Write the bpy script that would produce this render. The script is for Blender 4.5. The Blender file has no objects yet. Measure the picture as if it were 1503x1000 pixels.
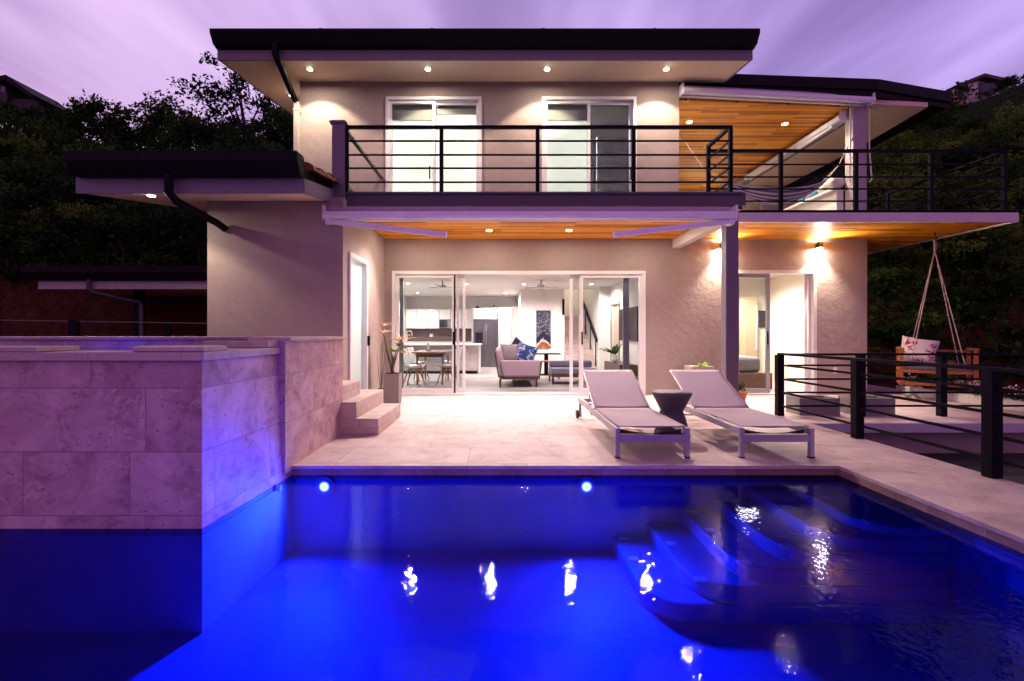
import bpy, math, random
from mathutils import Vector, Matrix, noise as mnoise
R = math.radians
scene = bpy.context.scene
COL = scene.collection
rnd = random.Random(7)

# ------------------------------------------------------------------ camera frame helpers (photo 1503 x 1000)
F, CX, CY, EYE = 690.0, 735.0, 490.0, 1.2
def ax(u, d): return (u - CX) / F * d            # world x of photo column u at depth d
def az(v, d): return EYE + (CY - v) / F * d      # world z of photo row v at depth d

# ------------------------------------------------------------------ object helpers
ORG = {}
def tag(o, label=None, cat=None, group=None, kind=None):
    if label: o['label'] = label
    if cat: o['category'] = cat
    if group: o['group'] = group
    if kind: o['kind'] = kind
    return o
def thing(name, label, cat, loc=(0, 0, 0), group=None):
    o = bpy.data.objects.new(name, None); COL.objects.link(o)
    o.empty_display_size = .1
    o.location = loc
    ORG[o.name] = Vector(loc)
    return tag(o, label, cat, group)
def copy_tree(o, parent=None):
    c = o.copy(); COL.objects.link(c)
    if parent is not None: c.parent = parent
    for ch in list(o.children): copy_tree(ch, c)
    return c

class MB:
    def __init__(s): s.v, s.f, s.sm = [], [], []
    def add(s, vs, fs, smooth=False):
        b = len(s.v); s.v += [Vector(p) for p in vs]
        for f in fs: s.f.append([b + i for i in f]); s.sm.append(smooth)
        return s
    def box(s, x0, x1, y0, y1, z0, z1, M=None):
        vs = [Vector(p) for p in ((x0,y0,z0),(x1,y0,z0),(x1,y1,z0),(x0,y1,z0),(x0,y0,z1),(x1,y0,z1),(x1,y1,z1),(x0,y1,z1))]
        if M is not None: vs = [M @ p for p in vs]
        return s.add(vs, [(3,2,1,0),(4,5,6,7),(0,1,5,4),(1,2,6,5),(2,3,7,6),(3,0,4,7)])
    def hexa(s, bot, top):
        return s.add(list(bot) + list(top), [(3,2,1,0),(4,5,6,7),(0,1,5,4),(1,2,6,5),(2,3,7,6),(3,0,4,7)])
    def prism(s, poly, fn0, fn1):
        n = len(poly)
        vs = [fn0(*p) for p in poly] + [fn1(*p) for p in poly]
        fs = [list(range(n))[::-1], list(range(n, 2*n))]
        fs += [(i, (i+1) % n, n + (i+1) % n, n + i) for i in range(n)]
        return s.add(vs, fs)
    def plan(s, poly, z0, z1):          # polygon in x,y extruded in z
        return s.prism(poly, lambda x, y: (x, y, z0), lambda x, y: (x, y, z1))
    def profx(s, poly, x0, x1):         # polygon in y,z extruded in x
        return s.prism(poly, lambda y, z: (x0, y, z), lambda y, z: (x1, y, z))
    def profy(s, poly, y0, y1):
        return s.prism(poly, lambda x, z: (x, y0, z), lambda x, z: (x, y1, z))
    def bar(s, p, q, w, h=None, up=(0, 0, 1)):
        p, q = Vector(p), Vector(q); h = h or w
        d = (q - p).normalized(); u = Vector(up)
        if abs(d.dot(u)) > .98: u = Vector((0, 1, 0))
        a = d.cross(u).normalized(); b = a.cross(d).normalized()
        c = [(-w/2, -h/2), (w/2, -h/2), (w/2, h/2), (-w/2, h/2)]
        return s.hexa([p + a*i + b*j for i, j in c], [q + a*i + b*j for i, j in c])
    def tube(s, pts, r, n=8, caps=True):
        pts = [Vector(p) for p in pts]; m = len(pts)
        rs = r if isinstance(r, (list, tuple)) else [r] * m
        vs = []; prev = None
        for i, p in enumerate(pts):
            d = (pts[min(i+1, m-1)] - pts[max(i-1, 0)]).normalized()
            if prev is None:
                u = Vector((0, 0, 1)) if abs(d.z) < .9 else Vector((1, 0, 0))
                a = d.cross(u).normalized()
            else:
                a = (prev - d * prev.dot(d)).normalized()
            prev = a; b = d.cross(a)
            for k in range(n):
                t = 2*math.pi*k/n
                vs.append(p + (a*math.cos(t) + b*math.sin(t)) * rs[i])
        fs = [(i*n+k, i*n+(k+1) % n, (i+1)*n+(k+1) % n, (i+1)*n+k) for i in range(m-1) for k in range(n)]
        s.add(vs, fs, True)
        if caps: s.add(vs[:n], [list(range(n))[::-1]]); s.add(vs[-n:], [list(range(n))])
        return s
    def lathe(s, prof, c=(0, 0, 0), n=24, smooth=True):
        c = Vector(c); m = len(prof); vs = []
        for r, z in prof:
            for k in range(n):
                t = 2*math.pi*k/n; vs.append(c + Vector((r*math.cos(t), r*math.sin(t), z)))
        fs = [(i*n+k, i*n+(k+1) % n, (i+1)*n+(k+1) % n, (i+1)*n+k) for i in range(m-1) for k in range(n)]
        s.add(vs, fs, smooth)
        if prof[0][0] > 1e-4: s.add(vs[:n], [list(range(n))[::-1]])
        if prof[-1][0] > 1e-4: s.add(vs[-n:], [list(range(n))])
        return s
    def disc(s, c, nrm, r, t, n=20):
        c, d = Vector(c), Vector(nrm).normalized()
        return s.tube([c, c + d*t], r, n)
    def ring(s, c, r0, r1, h, n=20):     # flat ring, axis z, from c down by h
        return s.lathe([(r0, 0), (r1, 0), (r1, -h), (r0, -h), (r0, 0)], c, n, False)
    def grid(s, fn, nu, nv, smooth=True, thick=0):
        vs = [Vector(fn(i/nu, j/nv)) for j in range(nv+1) for i in range(nu+1)]
        w = nu + 1
        fs = [(j*w+i, j*w+i+1, (j+1)*w+i+1, (j+1)*w+i) for j in range(nv) for i in range(nu)]
        return s.add(vs, fs, smooth)
    def pillow(s, c, sx, sy, sz, M=None, n=10):
        def f(sgn):
            def g(u, v):
                a, b = u*2-1, v*2-1
                e = max(0, (1-a**4)*(1-b**4)) ** .5
                k = 1 - .07*(1-abs(a))*abs(b) ** 3; l = 1 - .07*(1-abs(b))*abs(a) ** 3
                p = Vector((a*sx/2*l, b*sy/2*k, sgn*e*sz/2))
                if M is not None: p = M @ p
                return p + Vector(c)
            return g
        s.grid(f(1), n, n); b = len(s.f); s.grid(f(-1), n, n)
        for i in range(b, len(s.f)): s.f[i].reverse()
        return s
    def build(s, name, mat, parent=None, loc=None, bevel=0, seg=2, solid=0, sub=0, weld=False):
        o_ = ORG[parent.name] if parent is not None else Vector(loc or (0, 0, 0))
        me = bpy.data.meshes.new(name)
        me.from_pydata([tuple(p - o_) for p in s.v], [], s.f)
        me.polygons.foreach_set('use_smooth', s.sm)
        me.update()
        o = bpy.data.objects.new(name, me); COL.objects.link(o)
        for m in (mat if isinstance(mat, (list, tuple)) else [mat]): me.materials.append(m)
        if parent is not None: o.parent = parent; ORG[o.name] = o_
        else: o.location = o_; ORG[o.name] = o_
        if weld:
            w = o.modifiers.new('weld', 'WELD'); w.merge_threshold = .0005
        if solid:
            w = o.modifiers.new('solid', 'SOLIDIFY'); w.thickness = solid; w.offset = 0
        if bevel:
            w = o.modifiers.new('bevel', 'BEVEL'); w.width = bevel; w.segments = seg; w.limit_method = 'ANGLE'; w.angle_limit = R(35)
        if sub:
            w = o.modifiers.new('sub', 'SUBSURF'); w.levels = sub; w.render_levels = sub
        return o

def wall_xz(mb, x0, x1, z0, z1, y0, y1, holes=()):
    """wall in the x-z plane with rectangular holes (hx0,hx1,hz0,hz1)"""
    xs = sorted({x0, x1, *[h[0] for h in holes], *[h[1] for h in holes]})
    zs = sorted({z0, z1, *[h[2] for h in holes], *[h[3] for h in holes]})
    solid = lambda i, j: 0 <= i < len(xs)-1 and 0 <= j < len(zs)-1 and not any(
        h[0] < (xs[i]+xs[i+1])/2 < h[1] and h[2] < (zs[j]+zs[j+1])/2 < h[3] for h in holes)
    for i in range(len(xs)-1):
        for j in range(len(zs)-1):
            if not solid(i, j): continue
            a, b, c, d = xs[i], xs[i+1], zs[j], zs[j+1]
            q = [(0,1,2,3)]
            mb.add([(a,y0,c),(b,y0,c),(b,y0,d),(a,y0,d)], q)
            mb.add([(b,y1,c),(a,y1,c),(a,y1,d),(b,y1,d)], q)
            if not solid(i-1, j): mb.add([(a,y1,c),(a,y0,c),(a,y0,d),(a,y1,d)], q)
            if not solid(i+1, j): mb.add([(b,y0,c),(b,y1,c),(b,y1,d),(b,y0,d)], q)
            if not solid(i, j-1): mb.add([(a,y1,c),(b,y1,c),(b,y0,c),(a,y0,c)], q)
            if not solid(i, j+1): mb.add([(a,y0,d),(b,y0,d),(b,y1,d),(a,y1,d)], q)
    return mb
def wall_yz(mb, y0, y1, z0, z1, x0, x1, holes=()):
    t = MB(); wall_xz(t, y0, y1, z0, z1, -x1, -x0, holes)
    mb.add([(-p.y, p.x, p.z) for p in t.v], t.f)
    return mb

# ------------------------------------------------------------------ materials
class NT:
    def __init__(s, name):
        s.m = bpy.data.materials.new(name); s.m.use_nodes = True
        s.t = s.m.node_tree; s.t.nodes.clear()
        s.out = s.t.nodes.new('ShaderNodeOutputMaterial')
    def n(s, typ, _p=None, **kw):
        nd = s.t.nodes.new('ShaderNode' + typ)
        for k, v in (_p or {}).items(): setattr(nd, k, v)
        for k, v in kw.items():
            k = k.replace('_', ' ')
            s.set(nd, int(k[1:]) if k[0] == 'i' and k[1:].isdigit() else k, v)
        return nd
    def set(s, nd, k, v):
        i = nd.inputs[k]
        if isinstance(v, bpy.types.NodeSocket): s.t.links.new(v, i)
        elif isinstance(v, bpy.types.Node): s.t.links.new(v.outputs[0], i)
        else:
            if isinstance(v, (tuple, list)) and len(v) == 3 and i.type == 'RGBA': v = (*v, 1)
            i.default_value = v
    def math(s, op, a, b=0.0, clamp=False): return s.n('Math', {'operation': op, 'use_clamp': clamp}, i0=a, i1=b).outputs[0]
    def mix(s, fac, a, b, mode='MIX'):
        nd = s.n('Mix', {'data_type': 'RGBA', 'blend_type': mode})
        s.set(nd, 0, fac); s.set(nd, 6, a); s.set(nd, 7, b)
        return nd.outputs[2]
    def ramp(s, fac, stops):
        nd = s.n('ValToRGB', Fac=fac); e = nd.color_ramp.elements
        while len(e) < len(stops): e.new(.5)
        for el, (p, c) in zip(e, stops): el.position = p; el.color = (*c, 1) if len(c) == 3 else c
        return nd.outputs[0]
    def obj(s): return s.n('TexCoord').outputs['Object']
    def map(s, vec, scale=(1, 1, 1), rot=(0, 0, 0), loc=(0, 0, 0)):
        return s.n('Mapping', Vector=vec, Scale=scale, Rotation=rot, Location=loc).outputs[0]
    def noise(s, vec, scale, detail=4, rough=.55, dist=0):
        return s.n('TexNoise', Vector=vec, Scale=scale, Detail=detail, Roughness=rough, Distortion=dist).outputs[0]
    def facemap(s):
        """texture coordinates laid on each face by the way it looks: (x,z), (y,z) or (x,y)"""
        o = s.n('SeparateXYZ', Vector=s.obj()); g = s.n('SeparateXYZ', Vector=s.n('NewGeometry').outputs['Normal'])
        fx = s.math('GREATER_THAN', s.math('ABSOLUTE', g.outputs[0]), .6); fz = s.math('GREATER_THAN', s.math('ABSOLUTE', g.outputs[2]), .6)
        lerp = lambda f, a, b: s.math('ADD', s.math('MULTIPLY', a, s.math('SUBTRACT', 1.0, f)), s.math('MULTIPLY', b, f))
        return s.n('CombineXYZ', X=lerp(fx, o.outputs[0], o.outputs[1]), Y=lerp(fz, o.outputs[2], o.outputs[1])).outputs[0]
    def bump(s, h, strength=.3, dist=.01): return s.n('Bump', Height=h, Strength=strength, Distance=dist).outputs[0]
    def pbr(s, col, rough=.5, metal=0, normal=None, **kw):
        b = s.n('BsdfPrincipled'); s.set(b, 'Base Color', col); s.set(b, 'Roughness', rough); s.set(b, 'Metallic', metal)
        if normal is not None: s.set(b, 'Normal', normal)
        for k, v in kw.items(): s.set(b, k.replace('_', ' '), v)
        s.t.links.new(b.outputs[0], s.out.inputs[0]); return s.m

def plain(name, col, rough=.5, metal=0, var=.12, scale=6, bump=.05, bscale=60, **kw):
    t = NT(name); v = t.obj()
    n = t.noise(v, scale, 5)
    f = t.n('MapRange', Value=n); t.set(f, 1, .3); t.set(f, 2, .7); t.set(f, 3, 1 - var); t.set(f, 4, 1 + var)
    c = t.mix(1.0, col, t.n('CombineColor', Red=f.outputs[0], Green=f.outputs[0], Blue=f.outputs[0]), 'MULTIPLY')
    rr = t.math('ADD', t.math('MULTIPLY', t.math('SUBTRACT', n, .5), .25), rough, True)
    return t.pbr(c, rr, metal, t.bump(t.noise(v, bscale, 3), bump, .004) if bump else None, **kw)

def stucco(name, col, strength=.5):
    t = NT(name); v = t.obj()
    a = t.noise(v, 1.3, 4); b = t.noise(v, 9, 6, .65)
    c = t.ramp(t.math('ADD', t.math('MULTIPLY', a, .6), t.math('MULTIPLY', b, .4)),
               [(.3, tuple(x*.84 for x in col)), (.52, col), (.72, tuple(min(1, x*1.12) for x in col))])
    warp = t.n('TexVoronoi', {'feature': 'SMOOTH_F1'}, Vector=v, Scale=9.0)
    h = t.math('ADD', t.math('MULTIPLY', t.noise(v, 14, 7, .62, .8), 1.0), t.math('MULTIPLY', warp.outputs['Distance'], .5))
    return t.pbr(c, .88, 0, t.bump(h, strength, .03))

def travertine(name, tw, th, light, mid, dark, swirl=1.0, mortar=.003, gloss=.45, bump=.35, pits=.5):
    t = NT(name); f = t.facemap(); o = t.obj()
    br = t.n('TexBrick', {'offset': .37, 'offset_frequency': 2, 'squash': .72, 'squash_frequency': 3}, Vector=t.map(f, loc=(.31, -.086, 0)), Color1=(0, 0, 0), Color2=(1, 1, 1), Mortar=(.5, .5, .5),
             Scale=1.0, Mortar_Size=mortar, Mortar_Smooth=.3, Bias=0.0, Brick_Width=tw, Row_Height=th)
    tone = t.n('SeparateColor', Color=br.outputs[0]).outputs[0]
    shift = t.n('CombineXYZ', X=t.math('MULTIPLY', tone, 9.0), Y=t.math('MULTIPLY', tone, 5.0), Z=t.math('MULTIPLY', tone, 3.0)).outputs[0]
    v = t.n('VectorMath', {'operation': 'ADD'}, i0=o, i1=shift).outputs[0]
    big = t.noise(v, 1.7, 5, .6, .9 * swirl)
    vein = t.noise(t.map(v, (1, 1, 1.35)), 3.6, 8, .66, 1.1 * swirl)
    ridge = t.math('SUBTRACT', 1.0, t.math('MULTIPLY', t.math('ABSOLUTE', t.math('SUBTRACT', vein, .5)), 9.0), True)
    base = t.ramp(t.math('ADD', t.math('MULTIPLY', big, .65), t.math('MULTIPLY', vein, .35)), [(.34, dark), (.48, mid), (.62, light)])
    base = t.mix(t.math('MULTIPLY', ridge, .16 * swirl, True), base, tuple(min(1, x * 1.25) for x in light))
    wv = t.noise(v, 2.6, 5, .55, 1.5); band = t.math('SUBTRACT', 1.0, t.math('MULTIPLY', t.math('ABSOLUTE', t.math('SUBTRACT', t.math('FRACT', t.math('MULTIPLY', wv, 5.0)), .5)), 7.0), True)
    where = t.n('MapRange', i0=t.noise(v, 1.7, 3), i1=.46, i2=.62).outputs[0]
    base = t.mix(t.math('MULTIPLY', t.math('MULTIPLY', band, where), .5 * swirl, True), base, tuple(min(1, x * 1.3) for x in light))
    base = t.mix(t.math('MULTIPLY', where, .35 * swirl, True), base, t.mix(1.0, base, (.72, .62, .66), 'MULTIPLY'))
    base = t.mix(t.math('MULTIPLY', tone, .6), base, t.mix(1.0, base, (.70, .60, .62), 'MULTIPLY'))
    vo = t.n('TexVoronoi', Vector=t.map(v, (1, 1, 1.9)), Scale=13.0, Randomness=1.0)
    mask = t.noise(v, 3.1, 3)
    pit = t.math('MULTIPLY', t.math('LESS_THAN', t.math('ADD', vo.outputs['Distance'], t.math('MULTIPLY', t.noise(v, 30, 3), .35)), .33), t.math('GREATER_THAN', mask, 1 - pits * .92))
    base = t.mix(t.math('MULTIPLY', pit, .55), base, tuple(x * .4 for x in dark))
    base = t.mix(t.math('MULTIPLY', br.outputs['Fac'], .8), base, tuple(x * .7 for x in dark))
    h = t.math('SUBTRACT', t.math('MULTIPLY', vein, .35), t.math('ADD', t.math('MULTIPLY', pit, 1.0), t.math('MULTIPLY', br.outputs['Fac'], .7)))
    rr = t.math('ADD', gloss, t.math('MULTIPLY', big, .3))
    return t.pbr(base, rr, 0, t.bump(h, bump, .012))

def planks(name, w, l, cols, rough=.45, along_x=True, grain=1.0, gap=.002):
    t = NT(name); o = t.obj(); s = t.n('SeparateXYZ', Vector=o)
    a, b = (s.outputs[0], s.outputs[1]) if along_x else (s.outputs[1], s.outputs[0])
    uv = t.n('CombineXYZ', X=a, Y=b).outputs[0]
    br = t.n('TexBrick', {'offset': .41, 'offset_frequency': 3, 'squash': .6, 'squash_frequency': 2}, Vector=uv, Color1=(0, 0, 0), Color2=(1, 1, 1), Mortar=(.2, .2, .2),
             Scale=1.0, Mortar_Size=gap, Mortar_Smooth=.2, Bias=0.0, Brick_Width=l, Row_Height=w)
    tone = t.n('SeparateColor', Color=br.outputs[0]).outputs[0]
    sh = t.n('CombineXYZ', X=a, Y=t.math('ADD', b, t.math('MULTIPLY', tone, 7.0)), Z=t.math('MULTIPLY', tone, 5.0)).outputs[0]
    g = t.noise(t.map(sh, (.7, 14 * grain, 1)), 3.0, 6, .6, .4)
    c = t.ramp(t.math('ADD', t.math('MULTIPLY', tone, .62), t.math('MULTIPLY', g, .45)), [(.12, cols[0]), (.42, cols[1]), (.62, cols[2]), (.92, cols[3])])
    c = t.mix(br.outputs['Fac'], c, tuple(x * .25 for x in cols[0]))
    return t.pbr(c, rough, 0, t.bump(t.math('SUBTRACT', t.math('MULTIPLY', g, .3), br.outputs['Fac']), .25, .004))

def clear(name, tint, rough=0.0, ior=1.45, extra=0.0, bumpfn=None, refl=(.95, .95, .97)):
    """thin sheet of glass or water: Fresnel mix of see-through and mirror"""
    t = NT(name)
    nrm = bumpfn(t) if bumpfn else None
    fr = t.n('Fresnel', IOR=ior); gl = t.n('BsdfGlossy', Color=refl, Roughness=rough)
    if nrm is not None: t.set(fr, 'Normal', nrm); t.set(gl, 'Normal', nrm)
    tr = t.n('BsdfTransparent', Color=tint)
    m = t.n('MixShader'); t.set(m, 0, t.math('ADD', fr.outputs[0], extra, True)); t.set(m, 1, tr); t.set(m, 2, gl)
    t.t.links.new(m.outputs[0], t.out.inputs[0]); return t.m

def glow(name, col, strength):
    t = NT(name); e = t.n('Emission', Color=col, Strength=strength)
    t.t.links.new(e.outputs[0], t.out.inputs[0]); return t.m

def leafmat(name, c0, c1, c2, trans=.25):
    t = NT(name); oi = t.n('ObjectInfo'); v = t.n('NewGeometry').outputs['Position']
    n = t.noise(v, .35, 3); n2 = t.noise(v, 2.3, 2)
    f = t.math('ADD', t.math('ADD', t.math('MULTIPLY', oi.outputs['Random'], .5), t.math('MULTIPLY', n, .4)), t.math('MULTIPLY', n2, .3))
    c = t.ramp(f, [(.33, c0), (.56, c1), (.8, c2)])
    d = t.n('BsdfDiffuse', Color=c); tr = t.n('BsdfTranslucent', Color=c); g = t.n('BsdfGlossy', Color=(.5, .5, .5), Roughness=.5)
    m = t.n('MixShader'); t.set(m, 0, trans); t.set(m, 1, d); t.set(m, 2, tr)
    m2 = t.n('MixShader'); t.set(m2, 0, .03); t.set(m2, 1, m); t.set(m2, 2, g)
    t.t.links.new(m2.outputs[0], t.out.inputs[0]); return t.m

STUCCO = stucco('stucco paint', (.335, .265, .25), .28)
SOFFIT = plain('soffit paint', (.74, .58, .46), .8, 0, .05, 2, .08, 30)
BLACK = plain('black metal', (.0055, .0045, .006), .6, 0, .15, 5, .04, 80, Specular_IOR_Level=.12)
RAILM = plain('rail metal', (.009, .0075, .012), .62, 0, .15, 5, .05, 90, Specular_IOR_Level=.06)
FASC = plain('fascia paint', (.19, .155, .19), .6, 0, .06, 3, .05, 40)
POSTM = plain('post paint', (.17, .135, .165), .5, 0, .06, 3, .05, 40)
WHITE = plain('white paint', (.74, .72, .70), .5, 0, .03, 3, .02, 40)
ALU = plain('white aluminium', (.80, .79, .79), .35, 0, .03, 4, .02, 60)
AWN = plain('awning aluminium', (.84, .80, .92), .4, 0, .05, 5, .03, 60)
CANVAS = plain('awning canvas', (.42, .34, .40), .85, 0, .12, 20, .25, 90)
TRAV = travertine('travertine wall', .98, .422, (.74, .53, .55), (.52, .31, .36), (.30, .15, .20), 1.4, pits=.55)
DECKT = travertine('travertine deck', 1.22, .61, (.70, .59, .56), (.58, .45, .43), (.42, .29, .28), .9, .0035, .42, .18, .46)
COPE = travertine('travertine coping', .61, .4, (.66, .54, .50), (.55, .43, .40), (.42, .31, .29), .8, .003, .45, .25, .45)
BANDT = travertine('travertine band', .41, .3, (.46, .31, .25), (.34, .22, .18), (.24, .15, .12), .9, .003, .4, .3, .48)
TEAKC = [(.20, .045, .002), (.58, .18, .006), (.82, .33, .010), (.95, .52, .035)]
TEAK = planks('teak boards', .088, 2.1, TEAKC, .4)
FLOORW = planks('grey floor planks', .2, 1.4, [(.22, .20, .20), (.30, .28, .27), (.36, .33, .32), (.42, .39, .37)], .35)
INT = plain('interior paint', (.75, .715, .68), .75, 0, .03, 2, .02, 30)
CREAM = plain('cream paint', (.72, .66, .56), .75, 0, .03, 2, .02, 30)
GLASS = clear('window glass', (.90, .94, .93), 0.0, 1.26, .004)
TILE = plain('terracotta tile', (.26, .085, .04), .7, 0, .3, 8, .2, 40)
CONC = stucco('grey concrete', (.27, .24, .245), .2)
POTC = stucco('brown concrete', (.27, .215, .20), .25)
# ------------------------------------------------------------------ camera
cam = bpy.data.cameras.new('camera'); camo = bpy.data.objects.new('camera', cam); COL.objects.link(camo)
cam.sensor_fit = 'HORIZONTAL'; cam.sensor_width = 36; cam.lens = 36 * F / 1503
cam.shift_x = (751.5 - CX) / 1503; cam.shift_y = -(500 - CY) / 1503
cam.clip_start = .05; cam.clip_end = 600
camo.location = (0, 0, EYE); camo.rotation_euler = (R(90), 0, 0)
scene.camera = camo

# ------------------------------------------------------------------ dusk sky
w = bpy.data.worlds.new('World'); scene.world = w; w.use_nodes = True
nt = w.node_tree; nt.nodes.clear()
class WN(NT):
    def __init__(s, t): s.t = t
W = WN(nt)
out = nt.nodes.new('ShaderNodeOutputWorld')
d = W.n('TexCoord').outputs['Generated']
sp = W.n('SeparateXYZ', Vector=d)
zz = W.math('MAXIMUM', sp.outputs[2], .06)
# cloud sheet overhead: direction projected on a flat layer, noise drawn out along the wind
pl = W.n('CombineXYZ', X=W.math('DIVIDE', sp.outputs[0], zz), Y=W.math('DIVIDE', sp.outputs[1], zz)).outputs[0]
st = W.map(pl, (.62, .22, 1), (0, 0, R(16)))
c1 = W.noise(st, 1.3, 4, .5, .5)
c2 = W.noise(W.map(pl, (.9, .16, 1), (0, 0, R(-14)), (3, 1, 0)), 1.7, 4, .5, .3)
cl = W.math('ADD', W.math('MULTIPLY', c1, .62), W.math('MULTIPLY', c2, .38))
col = W.ramp(cl, [(.34, (.17, .115, .25)), (.45, (.31, .22, .42)), (.54, (.50, .38, .62)), (.66, (.74, .60, .80))])
# bluer towards the east (image right), pinker in the west
gx = W.math('ADD', W.math('MULTIPLY', sp.outputs[0], .55), .45, True)
col = W.mix(W.math('MULTIPLY', gx, .85), col, W.mix(1.0, col, (.66, .74, 1.12), 'MULTIPLY'))
# the glow is over the hills behind the house; the sky behind the viewer is a dimmer magenta
frt = W.n('MapRange', {'interpolation_type': 'SMOOTHSTEP'}, i0=sp.outputs[1], i1=-.25, i2=.55).outputs[0]
lo = W.math('SUBTRACT', 1.0, W.math('MULTIPLY', sp.outputs[2], 2.4), True)
col = W.mix(W.math('MULTIPLY', lo, .4), col, (.50, .31, .49))
col = W.mix(1.0, col, (1.20, 1.08, 1.11), 'MULTIPLY')
col = W.mix(frt, (.39, .165, .43), col)
top = W.n('MapRange', i0=sp.outputs[2], i1=.56, i2=.9, i3=1.0, i4=.3).outputs[0]
col = W.mix(1.0, col, W.n('CombineColor', Red=top, Green=top, Blue=top).outputs[0], 'MULTIPLY')
sky = W.n('TexSky', {'sky_type': 'NISHITA', 'sun_disc': False, 'sun_elevation': R(-2), 'sun_rotation': R(200), 'air_density': 1.2, 'dust_density': 2.0})
b1 = W.n('Background', Color=col, Strength=1.0); b2 = W.n('Background', Color=sky.outputs[0], Strength=.06)
ad = W.n('AddShader'); W.set(ad, 0, b1); W.set(ad, 1, b2)
nt.links.new(ad.outputs[0], out.inputs[0])

# ------------------------------------------------------------------ ground, hill
def smooth(a, b, t):
    t = max(0, min(1, (t - a) / (b - a))); return t * t * (3 - 2 * t)
def lerp(a, b, t): return a + (b - a) * t
def ridge(u):                         # ground height of the skyline by direction u = x / y
    pts = [(-1.6, 21), (-1.07, 25.2), (-.9, 23.8), (-.43, 22.6), (.2, 20.5), (.62, 21.5), (.80, 23.5), (.94, 27.0), (1.12, 31.5), (1.6, 34)]
    for (a, p), (b, q) in zip(pts, pts[1:]):
        if u <= b: return lerp(p, q, max(0, (u - a) / (b - a)))
    return pts[-1][1]
def hill(x, y):
    u = x / max(y, 4.0)
    foot = lerp(15.2, 20.5, smooth(-8.5, -4.5, x)); foot = lerp(foot, 12.5, smooth(8.6, 11.5, x))
    base = lerp(.35, -.62, smooth(-6, -4.4, x))
    if y <= foot: return base
    r = ridge(u); t = (y - foot) / (56 - foot)
    bank = 2.3 * smooth(0, 2.2, y - foot)
    z = base + bank + (r - bank - base) * (min(t, 1) ** .92)
    z += 1.1 * mnoise.noise((x * .09, y * .09, 0)) * smooth(2, 9, y - foot)
    if t > 1: z -= (y - 56) * .25
    return z
mb = MB()
xs = [-150 + 2.0 * i for i in range(151)]; ys = [-30, -18, -8, 0, 6] + [9 + .75 * i for i in range(40)] + [39.5 + 2 * i for i in range(30)]
def gz(x, y):
    # under pool, deck and house the ground lies lower
    z = hill(x, y)
    return z
vs = [(x, y, gz(x, y) if not (-16 < x < 4.2 and y < 7.5) else -2.2) for y in ys for x in xs]
n = len(xs)
mb.add(vs, [(j*n+i, j*n+i+1, (j+1)*n+i+1, (j+1)*n+i) for j in range(len(ys)-1) for i in range(n-1)], True)
t = NT('hillside earth'); v = t.obj()
nn = t.noise(v, .55, 8, .62, .5); n2 = t.noise(v, 3.5, 6, .6)
soil = t.ramp(n2, [(.3, (.035, .012, .007)), (.6, (.085, .030, .018)), (.8, (.13, .055, .035))])
green = t.ramp(n2, [(.3, (.006, .010, .004)), (.6, (.014, .022, .008)), (.8, (.03, .04, .014))])
zc = t.n('SeparateXYZ', Vector=v).outputs[2]
fac = t.math('ADD', t.math('MULTIPLY', t.math('SUBTRACT', zc, 2.6), .5), t.math('MULTIPLY', t.math('SUBTRACT', nn, .5), 3.0), True)
EARTH = t.pbr(t.mix(fac, soil, green), .95, 0, t.bump(t.math('ADD', nn, t.math('MULTIPLY', n2, .4)), .8, .25), Specular_IOR_Level=.05)
tag(mb.build('hillside_ground', EARTH), kind='structure')

# ------------------------------------------------------------------ deck, pool
PZ = -.09                # water level
PY, PXR, PNEAR, PFL = 4.29, 3.07, 1.05, -.78
mb = MB()
def slab(poly, z0, z1): mb.plan(poly, z0, z1)
slab([(-2.28, PY - .02), (PXR + .0, PY - .02), (PXR - .02, PNEAR), (PXR - .02, -3), (4.15, -3), (4.15, 6.34), (8.32, 6.34), (8.7, 11.5), (8.7, 14.5), (4.3, 14.5), (4.3, 9.26), (-2.28, 9.26)], -.03, 0)
tag(mb.build('pool_deck', DECKT), kind='structure')
mb = MB(); slab([(-9, -3), (PXR - .024, -3), (PXR - .024, PNEAR + .02), (-9, PNEAR + .02)], -.03, 0)
tag(mb.build('near_deck', DECKT), kind='structure')
t = NT('pool plaster'); v = t.obj()
a = t.noise(v, 2.0, 6, .6, .4)
PLAST = t.pbr(t.ramp(a, [(.3, (.13, .22, .58)), (.55, (.17, .27, .64)), (.75, (.23, .33, .70))]), .6, 0, t.bump(t.noise(v, 40, 4), .15, .004))
mb = MB()      # shell: floor, far wall, side walls, near wall
mb.box(-9.2, PXR + .22, PNEAR - .2, PY + .2, PFL - .15, PFL)
mb.box(-9.2, PXR + .22, PY, PY + .2, PFL, -.125)
mb.box(PXR, PXR + .22, PNEAR, PY, PFL, -.125)
mb.box(-9.2, PXR + .22, PNEAR - .2, PNEAR, PFL, -.125)
mb.box(-9.2, -9.0, PNEAR, PY, PFL, -.125)
tag(mb.build('pool_basin_floor', PLAST), kind='structure')
mb = MB()
mb.box(-2.0, PXR + .02, PY, PY + .2, -.125, -.03)
mb.box(PXR, PXR + .2, PNEAR, PY - .001, -.125, -.03)
mb.box(-9.2, PXR, PNEAR - .2, PNEAR, -.125, -.03)
tag(mb.build('waterline_band_trim', BANDT), kind='structure')
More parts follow.
